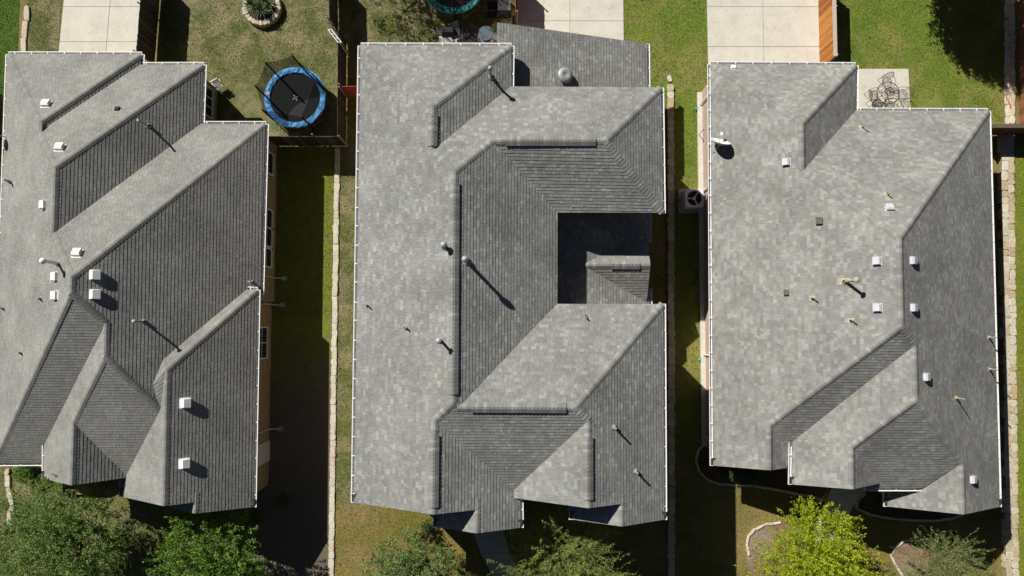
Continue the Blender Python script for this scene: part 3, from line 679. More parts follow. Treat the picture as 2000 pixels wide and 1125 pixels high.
def window(h, face, u, z, wd, ht, nx=2, ny=2, x=None):
    """window in an east (+x) or west (-x) wall: centre (x,u,z)"""
    c = Vector((x, u, z))+h.off; s_ = face; mb = MB()
    fr = .05
    for (a, b, c0, d) in ((-wd/2, -wd/2+fr, -ht/2, ht/2), (wd/2-fr, wd/2, -ht/2, ht/2), (-wd/2+fr, wd/2-fr, -ht/2, -ht/2+fr), (-wd/2+fr, wd/2-fr, ht/2-fr, ht/2)):
        xs = sorted((c.x-s_*.02, c.x+s_*.045)); mb.box((xs[0], c.y+a, c.z+c0), (xs[1], c.y+b, c.z+d))
    o = mb.build('window', M['white'], h.root)
    for i in range(nx):
        for j in range(ny):
            a = -wd/2+fr+(wd-2*fr)*i/nx+.014; b = -wd/2+fr+(wd-2*fr)*(i+1)/nx-.014; e = -ht/2+fr+(ht-2*fr)*j/ny+.014; f = -ht/2+fr+(ht-2*fr)*(j+1)/ny-.014
            xs = sorted((c.x-s_*.01, c.x+s_*.02)); mb = MB(); mb.box((xs[0], c.y+a, c.z+e), (xs[1], c.y+b, c.z+f)); mb.build('pane', M['glass'], o)
    xs = sorted((c.x, c.x+s_*.035)); mb = MB()
    for i in range(1, nx): y_ = c.y-wd/2+fr+(wd-2*fr)*i/nx; mb.box((xs[0], y_-.015, c.z-ht/2+fr), (xs[1], y_+.015, c.z+ht/2-fr))
    for j in range(1, ny): z_ = c.z-ht/2+fr+(ht-2*fr)*j/ny; mb.box((xs[0], c.y-wd/2+fr, z_-.015), (xs[1]+.002, c.y+wd/2-fr, z_+.015))
    mb.build('muntin', M['white'], o)
    xs = sorted((c.x-s_*.02, c.x+s_*.09)); mb = MB(); mb.box((xs[0], c.y-wd/2-.06, c.z-ht/2-.07), (xs[1], c.y+wd/2+.06, c.z-ht/2-.003)); mb.build('sill', M['stone_pale'], o)

# ---- roof fittings (local frames: z = slope normal for boxes, world up for pipes)
def bv_mesh(mat):
    mb = MB(); mb.box((-.27, -.27, 0), (.27, .27, .012))
    P = [(-.21,-.21,.012),(.21,-.21,.012),(.21,.21,.012),(-.21,.21,.012),(-.235,-.245,.15),(.235,-.245,.15),(.235,.2,.15),(-.235,.2,.15),(-.22,-.23,.215),(.22,-.23,.215),(.2,.10,.235),(-.2,.10,.235)]
    mb.add(P, [(0,1,5,4),(1,2,6,5),(2,3,7,6),(3,0,4,7),(4,5,9,8),(5,6,10,9),(6,7,11,10),(7,4,8,11),(8,9,10,11)])
    return mb.mesh('box_vent', mat)
BV = {'w': bv_mesh(M['vent_white']), 'g': bv_mesh(M['vent_grey']), 'd': bv_mesh(M['dark_metal'])}
def box_vent(h, px, py, kind='w', s=1.0):
    p, n = at_face(h, px, py); inst('box_vent', BV[kind], h.root, p+h.off+n*.02, slope_rot(n), (s, s, s))
def pipe(h, px, py, ht=.4, r=.04, cap=None, mat='galv', flash='flash', name='vent_pipe'):
    p, n = at_face(h, px, py); q = p+h.off
    mb = MB(); mb.tube([(0,0,-.1), (0,0,ht)], r, 12); o = mb.build(name, M[mat], h.root, q, smooth=False)
    mb = MB(); mb.box((-.11, -.14, .012), (.11, .14, .022)); mb.lathe([(r*2.6, .02), (r*1.5, .07), (r*1.15, .14)], 12)
    f = mb.build('flashing', M[flash], o); f.rotation_euler = slope_rot(n); f.location = n*.012
    if cap == 'ball':
        mb = MB(); R_ = r*1.75; mb.lathe([(r*1.05, 0), (R_, .05), (R_*1.04, .13), (R_*.9, .2), (R_*.5, .25), (.001, .265)], 16, (0,0,ht-.02)); mb.build('cap', M['vent_white'] if mat == 'vent_white' else M['galv'], o, smooth=True)
    if cap == 'disc':
        mb = MB(); R_ = r*2; mb.lathe([(r*.6, 0), (R_, .03), (R_, .05), (R_*.8, .08), (.001, .1)], 16, (0,0,ht+.03)); mb.build('cap', M[mat], o, smooth=True)
        mb = MB()
        for k_ in range(3): mb.tube([(r*.9*math.cos(k_*2.1), r*.9*math.sin(k_*2.1), ht-.05), (r*.9*math.cos(k_*2.1), r*.9*math.sin(k_*2.1), ht+.06)], .008, 5)
        mb.build('cap_bracket', M[mat], o)
    return o
def downspout(h, px, py, d, x_eave, ht, mat='white', ext=True, splash='green_pl'):
    """spout on a side wall at photo row py; d = outward direction (+1 east / -1 west)"""
    y = G(px, py, ht).y; mb = MB(); q = h.off
    def seg(P, s_=.04):
        P = [Vector(p)+q for p in P]; mb.tube(P, s_, 4)
    xw = x_eave-d*.40
    k0 = -.38 if d < 0 else -.02
    seg([(x_eave-d*.02, y, ht-.12), (x_eave-d*.06, y, ht-.26), (xw, y, ht-.45), (xw, y, .22), (xw+d*.05, y+k0*.2, .1), ((xw+d*.42, y+k0, .07) if d > 0 else (xw+d*.14, y-.2, .07))])
    o = mb.build('downspout', M[mat], h.root)
    if ext:
        mb = MB(); (mb.tube([Vector((xw+d*.12, y-.18, .07))+q, Vector((xw+d*.26, y-.30, .06))+q], [.055, .075], 8) if d < 0 else mb.box(Vector((xw+.36, y-.12, .0))+q, Vector((xw+.62, y+.10, .045))+q)); mb.build('spout_end', M[splash], o)

# ------------------------------------------------------------------ left house
L = house('l', 'house', 'single-storey left house with dark many-winged grey shingle roof and tan brick side wall', (-18, 2, 0), None)
BT = M['brick_tan']
walls(L, [(-23.8, -18.1, 4, 12.6, 2.45), (-19.9, -15.12, 3, 12.1, 2.45), (-19.9, -12.02, 1.2, 9.25, 2.45), (-20, -12.14, -7.7, 1.6, 2.8), (-23.8, -20, -6.0, 4, 2.4), (-21.0, -17.7, -6.5, -3, 2.9), (-17.5, -14.4, -7.3, -6.4, 2.9)], BT)
gable(L, -21.0, -19.2, -17.6, -6.62, 2.95, 4.2, 3.2, BT); gable(L, -17.5, -14.91, -12.3, -7.4, 3.0, 4.7, 3.0, BT); gable(L, -15.6, -13.88, -12.14, -7.86, 2.9, 4.05, 2.85, BT)
EX = -12.02
for py, wd in ((316, 1.1), (425, .95), (462, .95), (502, .95)): window(L, 1, G(527, py, 1.4).y, 1.35, wd, 1.45, 1, 2, x=EX)
window(L, 1, G(515, 670, 1.5).y, 1.4, 1.55, 1.5, 2, 2, x=-12.14)
window(L, 1, G(415, 195, 1.4).y, 1.35, 1.5, 1.4, 3, 1, x=-15.12)
mb = MB(); y_ = G(512, 905, 1).y; mb.box(Vector((-12.16, y_-.05, .0))+L.off, Vector((-12.10, y_+.95, 2.1))+L.off); d_ = mb.build('side_door', M['soffit'], L.root)
mb = MB(); mb.lathe([(.0, .03), (.03, .02), (.03, 0)], 10); kn = mb.build('door_handle', M['galv'], d_, Vector((-12.08, y_+.82, 1.0))+L.off); kn.rotation_euler = (0, math.pi/2, 0)
for py in (536, 592, 852): downspout(L, 520, py, 1, (-11.62 if py < 560 else -11.68), 2.45, 'soffit', True, 'concrete_grey') if 'concrete_grey' in M else None
for px, py in ((91,205),(118,290),(88,400),(152,496),(111,540),(111,577)): box_vent(L, px, py, 'w', .76)
for px, py in ((184,537),(184,575),(361,787),(359,905)): box_vent(L, px, py, 'w', .86)
box_vent(L, 230, 214, 'd', .42)
pipe(L, 290, 246, .95, .045); pipe(L, 115, 514, .9, .07, 'ball', 'vent_white'); pipe(L, 81, 583, .3); pipe(L, 43, 689, .3); pipe(L, 8, 602, .3); pipe(L, 281, 628, .75, .045, 'disc'); pipe(L, 492, 551, .4); pipe(L, 22, 355, .55, .05)
eave_return(L, V['l19']+Vector((-.1, 0, 0)), 1); eave_return(L, V['l31']+Vector((.1, .02, 0)), -1); eave_return(L, V['l24']+Vector((-.1, .02, 0)), 1, .6)

# ------------------------------------------------------------------ middle house
Cn = house('c', 'house', 'two-storey middle house with mottled grey roof, ridge vents and a notched right side', (0, 2, 0), None)
BM = M['brick_mid']
walls(Cn, [(-6.35, -.45, 9.9, 11.85, 5.5), (-6.35, 1.42, -6.9, 9.9, 5.5), (1.3, 6.05, 5.3, 9.9, 5.5), (1.3, 6.05, -6.6, .5, 5.5), (-2.9, .0, -7.9, -6.5, 5.5), (2.75, 5.95, -7.6, -6.4, 5.5)], BM)
gable(Cn, -6.35, -3.15, -1.4, -7.05, 5.55, 7.12, 6.2, BM); gable(Cn, .5, 2.96, 4.4, -6.85, 5.9, 7.13, 6.35, BM); gable(Cn, -2.9, -1.49, .0, -8.0, 5.5, 6.28, 5.5, BM); gable(Cn, 2.75, 4.38, 6.0, -7.7, 5.5, 6.38, 5.5, BM)
walls(Cn, [(1.4, 6.0, .4, 5.4, 2.75), (-.3, 6.0, 9.8, 12.9, 2.75)], BM)
# lower single-storey roofs
LS = .338; lowz = lambda x: 2.72+LS*(6.30-x)
def low_face(P): o, n = roof_face([Vector(p) for p in P], STY['c'], Cn.root, Cn.off); Cn.f.append((['low'], n, sum((Vector(p) for p in P), Vector())/len(P), [Vector(p) for p in P]))
low_face([(-.72, 13.36, lowz(-.72)), (6.30, 13.36, lowz(6.30)), (6.30, 9.8, lowz(6.30)), (-.4, 9.8, lowz(-.4)), (-.4, 11.8, lowz(-.4)), (-.72, 11.8, lowz(-.72))])
low_face([(1.4, 5.35, lowz(1.4)), (6.30, 5.35, lowz(6.30)), (6.30, .45, lowz(6.30)), (1.4, .45, lowz(1.4))])
gutter(Vector((6.30, 13.36, lowz(6.3))), Vector((6.30, 9.9, lowz(6.3))), 'E', Cn.root, Cn.off)
gutter(Vector((6.30, 5.3, lowz(6.3))), Vector((6.30, 3.95, lowz(6.3))), 'E', Cn.root, Cn.off); gutter(Vector((6.30, 1.75, lowz(6.3))), Vector((6.30, .5, lowz(6.3))), 'E', Cn.root, Cn.off)
# small gable on the lower roof
rz_, ry_ = 3.80, 2.76; hw = 1.6; xr0 = 6.30-(rz_-2.72)/LS; xe = 6.17
low_face([(xr0, ry_, rz_), (xe, ry_, rz_), (xe, ry_-hw, 2.79)]); low_face([(xr0, ry_, rz_), (xe, ry_+hw, 2.79), (xe, ry_, rz_)])
sn = Cn.f[-2], Cn.f[-1]
ridge_cap(Vector((xr0, ry_, rz_)), Vector((xe, ry_, rz_)), (sn[0][1], sn[0][2]), (sn[1][1], sn[1][2]), M['sh_mid'], Cn.root, Cn.off)
ridge_cap(Vector((xr0, ry_, rz_)), Vector((xe, ry_, rz_)), (sn[0][1], sn[0][2]), (sn[1][1], sn[1][2]), M['sh_mid'], Cn.root, Cn.off, w=.165, lift=.075, name='ridge_vent', t0=.42, t1=.85, vent=True)
mb = MB(); mb.add([Vector(p)+Cn.off for p in ((6.05, ry_-hw+.1, 2.7), (6.05, ry_+hw-.1, 2.7), (6.05, ry_, rz_-.1), (5.95, ry_-hw+.1, 2.7), (5.95, ry_+hw-.1, 2.7), (5.95, ry_, rz_-.1))], [(0,1,2),(5,4,3),(0,2,5,3),(2,1,4,5),(0,3,4,1)]); mb.build('gable_wall', M['soffit'], Cn.root)
pipe(Cn, 869, 481, .40, .078, 'ball'); pipe(Cn, 912, 511, 1.0, .075, 'ball'); pipe(Cn, 861, 665, .75, .06, 'disc'); pipe(Cn, 959, 151, .95, .06, 'ball')
pipe(Cn, 718, 596, .36, .03); pipe(Cn, 794, 640, .3, .035); pipe(Cn, 1144, 620, .3, .035); pipe(Cn, 1199, 834, .5, .045); pipe(Cn, 1241, 920, .45, .045)
# round turbine-style vent on the low roof
p, n = at_face(Cn, 1100, 150)
mb = MB(); mb.lathe([(.2, 0), (.2, .14), (.33, .15), (.36, .2), (.33, .27), (.22, .315), (.13, .32), (.1, .3), (.001, .3)], 28); tv = mb.build('turbine_vent', M['galv'], Cn.root, p+Cn.off+n*.02, smooth=True); tv.rotation_euler = slope_rot(n)
eave_return(Cn, V['c2']+Vector((-.1, .02, 0)), 1, 1.0); eave_return(Cn, V['c32']+Vector((-.1, .02, 0)), 1, .7); eave_return(Cn, V['c22']+Vector((.1, .02, 0)), -1, .85); eave_return(Cn, V['c35']+Vector((-.1, .02, 0)), 1, .9); eave_return(Cn, V['c31']+Vector((.1, .02, 0)), -1, .9)

# ------------------------------------------------------------------ right house
Rt = house('r', 'house', 'single-storey right house with pale mottled shingle roof, grey box vents and white gutters', (15.5, 2, 0), None)
BP = M['brick_pink']
walls(Rt, [(9.58, 15.7, 9.75, 11.95, 2.95), (9.58, 21.85, 0, 9.75, 2.95), (9.58, 21.7, -5.83, 0, 2.9), (12.65, 18, -6.5, -3, 3.6), (17.2, 21.7, -7.7, -4, 2.95)], BP)
gable(Rt, 9.58, 11.25, 12.6, -5.98, 3.05, 4.0, 3.4, BP); gable(Rt, 12.65, 14.43, 15.7, -6.6, 3.7, 4.88, 4.2, BP); gable(Rt, 17.2, 19.41, 21.7, -7.75, 3.0, 4.42, 3.0, BP)
mb = MB(); mb.box(Vector((9.35, -5.9, -.05))+Rt.off, Vector((9.58, 11.9, .12))+Rt.off); mb.build('brick_ledge', M['soffit'], Rt.root)
for px, py in ((1713,510),(1714,601),(1780,509),(1781,601),(1736,408),(1806,736),(1897,936)): box_vent(Rt, px, py, 'g', .68)
box_vent(Rt, 1536, 317, 'g', .68); box_vent(Rt, 1432, 133, 'w', .42)
def screen_vent(px, py, s):
    p, n = at_face(Rt, px, py); mb = MB(); mb.box((-.15, -.13, 0), (.15, .13, .13)); o = mb.build('screened_vent', M['tan_flash'], Rt.root, p+Rt.off+n*.015); o.rotation_euler = slope_rot(n); o.scale = (s, s, s)
    mb = MB()
    for i in range(6): mb.box((-.14+i*.05, -.125, .131), (-.115+i*.05, .125, .137)); mb.box((-.145, -.12+i*.04, .138), (.145, -.105+i*.04, .142))
    mb.build('mesh_guard', M['dark_metal'], o)
screen_vent(1600, 431, 1.0); screen_vent(1536, 571, .8)
def tan_pipe(px, py, ht, r, cap=None):
    o = pipe(Rt, px, py, ht, r, cap, 'tan_flash', 'tan_flash', 'flue_pipe' if cap else 'vent_pipe'); return o
o = tan_pipe(1650, 550, 1.0, .062, 'disc')
mb = MB(); p, n = at_face(Rt, 1650, 550); mb.box((-.14, -.24, .02), (.14, .24, .032)); f = mb.build('flashing_plate', M['tan_flash'], o); f.rotation_euler = slope_rot(n); f.location = n*.014
for px, py, ht in ((1587,583,.36),(1662,626,.36),(1682,249,.5),(1731,380,.36),(1930,659,.6),(1931,721,.6),(1866,777,.6)): tan_pipe(px, py, ht, .03)
for py in (167, 352, 697, 870): downspout(Rt, 1382, py, -1, 9.1, 2.9)
for c, dx, l in (('r2', 1, .8), ('r14', 1, .95), ('r21', 1, .75), ('r22', -1, .7)): eave_return(Rt, V[c]+Vector((-.1*dx, .02, 0)), dx, l)

# ------------------------------------------------------------------ satellite dishes
def dish(label, px, py, h, az, dia=.75, mount=.45):
    p, n = at_face(h, px, py); root = thing('satellite_dish', label, 'satellite dish', p+n*.01, az)
    mb = MB(); mb.tube([(0,0,-.05), (0,.02,.25), (0,.12,mount)], .025, 8); mb.build('mast', M['galv'], root)
    mb = MB(); N = 24
    pts = [(0, 0)]; 
    prof = [(dia/2*i/5, .16*(i/5)**2) for i in range(6)]
    mb.lathe([(.001, -.012)]+[(r, z-.012) for r, z in prof[1:]]+[(dia/2+.012, .155)]+[(r, z) for r, z in prof[::-1][:-1]]+[(.001, 0)], N)
    d_ = mb.build('reflector', M['dish'], root, (0, .14, mount), smooth=True); d_.rotation_euler = (math.radians(-62), 0, 0); d_.scale = (1, 1.05, 1)
    mb = MB(); mb.tube([(0, -.02, mount-.3), (0, .6, mount+.0)], .014, 6); a_ = mb.build('feed_arm', M['galv'], root)
    mb = MB(); mb.box((-.05, .56, mount-.02), (.05, .7, mount+.07)); mb.build('receiver', M['white_pl'], a_)
    mb = MB(); mb.box((-.12, -.12, -.01), (.12, .12, .02)); mb.build('foot_plate', M['galv'], root)
dish('pale oval satellite dish on the left edge of the right house roof', 1398, 293, Rt, math.radians(-12), .95, .5)
dish('pale satellite dish at the left edge of the left house roof', 12, 268, L, math.radians(100), .6, .45)

# ================================================================== trees
def tubes_np(mb, a, b, r0, r1, n=6): mb.tube([a, b], [r0, r1], n, cap=False)
def leaf_mesh(name, C, D, size, mat, rs, aspect=.45):
    """C: leaf base points (n,3); D: leaf directions; folded two-triangle leaves"""
    n = len(C); D = D/np.linalg.norm(D, axis=1, keepdims=True)
    U = rs.normal(size=(n, 3)); U[:, 2] += .9; S = np.cross(D, U); S /= np.linalg.norm(S, axis=1, keepdims=True)+1e-9
    Nn = np.cross(S, D); L_ = size*rs.uniform(.65, 1.3, n)[:, None]
    vv = np.empty((n, 4, 3)); vv[:, 0] = C; vv[:, 1] = C+D*L_*.5+S*L_*aspect*.5+Nn*L_*.06; vv[:, 2] = C+D*L_; vv[:, 3] = C+D*L_*.5-S*L_*aspect*.5+Nn*L_*.06
    me = bpy.data.meshes.new(name); me.vertices.add(4*n); me.vertices.foreach_set('co', vv.ravel())
    me.loops.add(4*n); me.loops.foreach_set('vertex_index', np.arange(4*n, dtype=np.int32)); me.polygons.add(n)
    me.polygons.foreach_set('loop_start', np.arange(0, 4*n, 4, dtype=np.int32)); me.update(); me.validate(); me.materials.append(mat)
    return me
def tree(label, base, H, R, mat, seed, n_limb=7, n_twig=520, twig=.65, leaves=26, size=.10, crown_z=(.35, 1.0), upright=.5, lobes=6, fill=.55, droop=0., aspect=.45, name='tree', cat='tree', trunk_r=.11, spread=.55):
    rs = np.random.default_rng(seed); root = thing(name, label, cat, base)
    z0, z1 = H*crown_z[0], H*crown_z[1]; zc = (z0+z1)/2; hz = (z1-z0)/2
    mb = MB(); tk = [(0, 0, -.1), (rs.normal()*.05, rs.normal()*.05, H*.18), (rs.normal()*.1, rs.normal()*.1, H*.34)]
    mb.tube(tk, [trunk_r*1.25, trunk_r, trunk_r*.85], 8, cap=False); fork = np.array(tk[-1])
    # lobes of uneven size give the crown its outline
    LB = []
    for k_ in range(lobes):
        a = 2*np.pi*(k_+rs.uniform(-.35, .35))/lobes; rr = R*rs.uniform(.30, .62); LB.append((np.array([rr*np.cos(a), rr*np.sin(a), zc+hz*rs.uniform(-.3, .35)]), R*rs.uniform(.36, .56), hz*rs.uniform(.5, .8)))
    LB.append((np.array([R*rs.uniform(-.12, .12), R*rs.uniform(-.12, .12), zc+hz*.25]), R*.5, hz*.75))
    tips = []
    for c, lr, lz in LB:
        mid = fork*.5+c*.5+np.array([0, 0, .12*H*rs.uniform(.2, 1)]); mb.tube([tuple(fork), tuple(mid), tuple(c)], [trunk_r*.6, trunk_r*.4, trunk_r*.22], 6, cap=False)
        for j in range(max(3, n_limb)):
            d = rs.normal(size=3); d[2] = abs(d[2])*.8; d /= np.linalg.norm(d); e = c+d*np.array([lr, lr, lz])*rs.uniform(.55, .95)
            mb.tube([tuple(c), tuple((c+e)/2+rs.normal(size=3)*.06), tuple(e)], [trunk_r*.2, trunk_r*.13, .008], 5, cap=False)
    C, D = [], []
    tw = MB(); per = n_twig//len(LB)
    for c, lr, lz in LB:
        d = rs.normal(size=(per, 3)); d /= np.linalg.norm(d, axis=1, keepdims=True)
        q = rs.uniform(fill, 1.0, (per, 1))**.7
        s_ = c+d*q*np.array([lr, lr, lz])
        s_[:, 2] = np.maximum(s_[:, 2], z0*.7)
        dr = d*np.array([1, 1, .6])+np.array([0, 0, upright])+rs.normal(size=(per, 3))*.35; dr /= np.linalg.norm(dr, axis=1, keepdims=True)
        ln = twig*rs.uniform(.45, 1.25, per)
        for i in range(per):
            if i % 4 == 0: tw.tube([tuple(s_[i]), tuple(s_[i]+dr[i]*ln[i])], [.011, .004], 3, cap=False)
        m = leaves; t = rs.uniform(.05, 1.05, (per, m, 1)); sp = rs.normal(size=(per, m, 3))*size*spread
        pt = s_[:, None, :]+dr[:, None, :]*ln[:, None, None]*t+sp*(1.15-t*.6)+np.array([0, 0, -droop])*t**2
        ld = dr[:, None, :]*.5+rs.normal(size=(per, m, 3))*.55
        C.append(pt.reshape(-1, 3)); D.append(ld.reshape(-1, 3))
    mb.build('trunk', M['bark'], root, smooth=True)
    tw.build('twigs', M['bark'], root, stuff=True)
    o = bpy.data.objects.new('crown', leaf_mesh('crown', np.concatenate(C), np.concatenate(D), size, mat, rs, aspect)); col.objects.link(o); o.parent = root
    return root
def tb(px, py, z): p = G(px, py, z); return (p.x, p.y, 0)
tree('sprawling olive-green oak in front of the left house, leftmost tree', tb(120, 1062, 3.0), 4.7, 3.3, M['leaf_oak'], 3, n_twig=1900, leaves=34, size=.09, lobes=10, twig=.55, upright=.45)
tree('dense bright green tree in front of the left house near its right corner', tb(415, 1112, 3.0), 4.6, 2.7, M['leaf_green'], 5, n_twig=1150, leaves=32, size=.09, lobes=8, twig=.55, aspect=.6)
tree('grey-green bushy tree left of the walkway of the middle house', tb(813, 1120, 2.6), 4.2, 2.25, M['leaf_mid'], 8, n_twig=1080, leaves=32, size=.08, lobes=6, twig=.5)
tree('feathery spiky tree right of the walkway of the middle house', tb(1108, 1108, 2.8), 4.4, 2.3, M['leaf_feather'], 12, n_twig=760, leaves=80, size=.078, lobes=9, twig=1.4, upright=.45, aspect=.3, fill=.25, spread=.45)
tree('bright yellow-green tree in front of the right house', tb(1588, 1108, 3.0), 4.8, 2.7, M['leaf_yellow'], 16, n_twig=1750, leaves=36, size=.08, lobes=11, twig=.8, upright=.65, aspect=.5, fill=.3)
tree('dull green feathery tree in front of the right house near its right corner', tb(1838, 1132, 2.6), 4.2, 1.95, M['leaf_dull'], 19, n_twig=950, leaves=50, size=.065, lobes=6, twig=1.1, upright=.55, aspect=.26, spread=.4, fill=.3)
tree('dark tree at the top edge whose shadow crosses the right back lawn', (20.9, 18.35, 0), 5.2, 2.6, M['leaf_dark'], 23, n_twig=2200, leaves=44, size=.11, lobes=6, twig=.7)
tree('open tree beyond the top edge dappling the middle back yard with shade', (-7.3, 20.3, 0), 6.4, 3.4, M['leaf_mid'], 29, n_twig=480, leaves=24, size=.11, lobes=8, twig=.7, fill=.25)
tree('small round bush at the front left corner of the left house', tb(50, 920, .5), .9, .48, M['leaf_green'], 31, n_limb=3, n_twig=240, leaves=20, size=.07, lobes=5, twig=.18, crown_z=(.1, 1), name='bush', cat='bush', trunk_r=.03)
for i, (px, py, r_) in enumerate(((555, 975, .35), (500, 1010, .4), (1430, 925, .3), (1470, 930, .3), (1720, 985, .35), (1770, 995, .3), (835, 1030, .35))):
    tree(['small shrub in the shade off the right front corner of the left house', 'low shrub before the small front gable of the left house', 'small shrub in the shaded bed of the right house, left one', 'small shrub in the shaded bed of the right house, second from left',
          'shaded shrub right of the walkway of the right house', 'shaded shrub before the right front gable of the right house', 'small shrub by the left front gable of the middle house'][i],
         tb(px, py, .3), .7, r_, M['leaf_dark'], 40+i, n_limb=3, n_twig=90, leaves=14, size=.07, lobes=4, twig=.16, crown_z=(.1, 1), name='shrub', cat='shrub', trunk_r=.02)

# ================================================================== yucca planter
c0 = G(514, 17); root = thing('stone_planter', 'round stone planter ring holding yuccas at the top of the left back yard', 'planter', (c0.x, c0.y, 0))
mb = MB(); mb.lathe([(.72, 0), (.72, .22), (.001, .24)], 24); mb.build('soil', M['mulch'], root)
for ring in range(2):
    n_ = 26
    for k_ in range(n_):
        a = 2*math.pi*(k_+.5*ring)/n_
        inst('stone', random.choice(STONES['stone_pale']), root, (.86*math.cos(a), .86*math.sin(a), ring*.15), (0, 0, a+math.pi/2), (.225, random.uniform(.22, .30), .15*random.uniform(.95, 1.1)))
def yucca(label, x, y, n_, ln, seed):
    rs = random.Random(seed); root = thing('yucca', label, 'yucca', (x, y, .22)); mb = MB(); mb.tube([(0,0,-.1),(0,0,.25)], [.07,.05], 7); mb.build('stem', M['bark'], root)
    mb = MB()
    for i in range(n_):
        a = rs.uniform(0, 2*math.pi); el = rs.uniform(-.15, 1.35); l_ = ln*rs.uniform(.7, 1.1); d = Vector((math.cos(a)*math.cos(el), math.sin(a)*math.cos(el), math.sin(el))); s_ = Vector((-math.sin(a), math.cos(a), 0))
        b0 = Vector((0,0,.2)); w_ = .02; m_ = b0+d*l_*.5+Vector((0,0,.01)); t_ = b0+d*l_-Vector((0,0,.05*l_))
        mb.add([b0-s_*w_*.7, b0+s_*w_*.7, m_+s_*w_, m_-s_*w_, t_], [(0,1,2,3),(3,2,4)])
    mb.build('leaves', M['yucca'], root)
for i, (dx, dy, n_, ln, lb) in enumerate(((-.35, -.02, 85, .72, 'spiky yucca on the left side of the stone planter'), (.1, -.28, 80, .6, 'spiky yucca at the lower edge of the stone planter'), (.38, .1, 70, .55, 'small spiky yucca on the right side of the stone planter'), (-.05, .45, 80, .65, 'spiky yucca at the top of the stone planter'))):
    yucca(lb, c0.x+dx, c0.y+dy, n_, ln, 60+i)

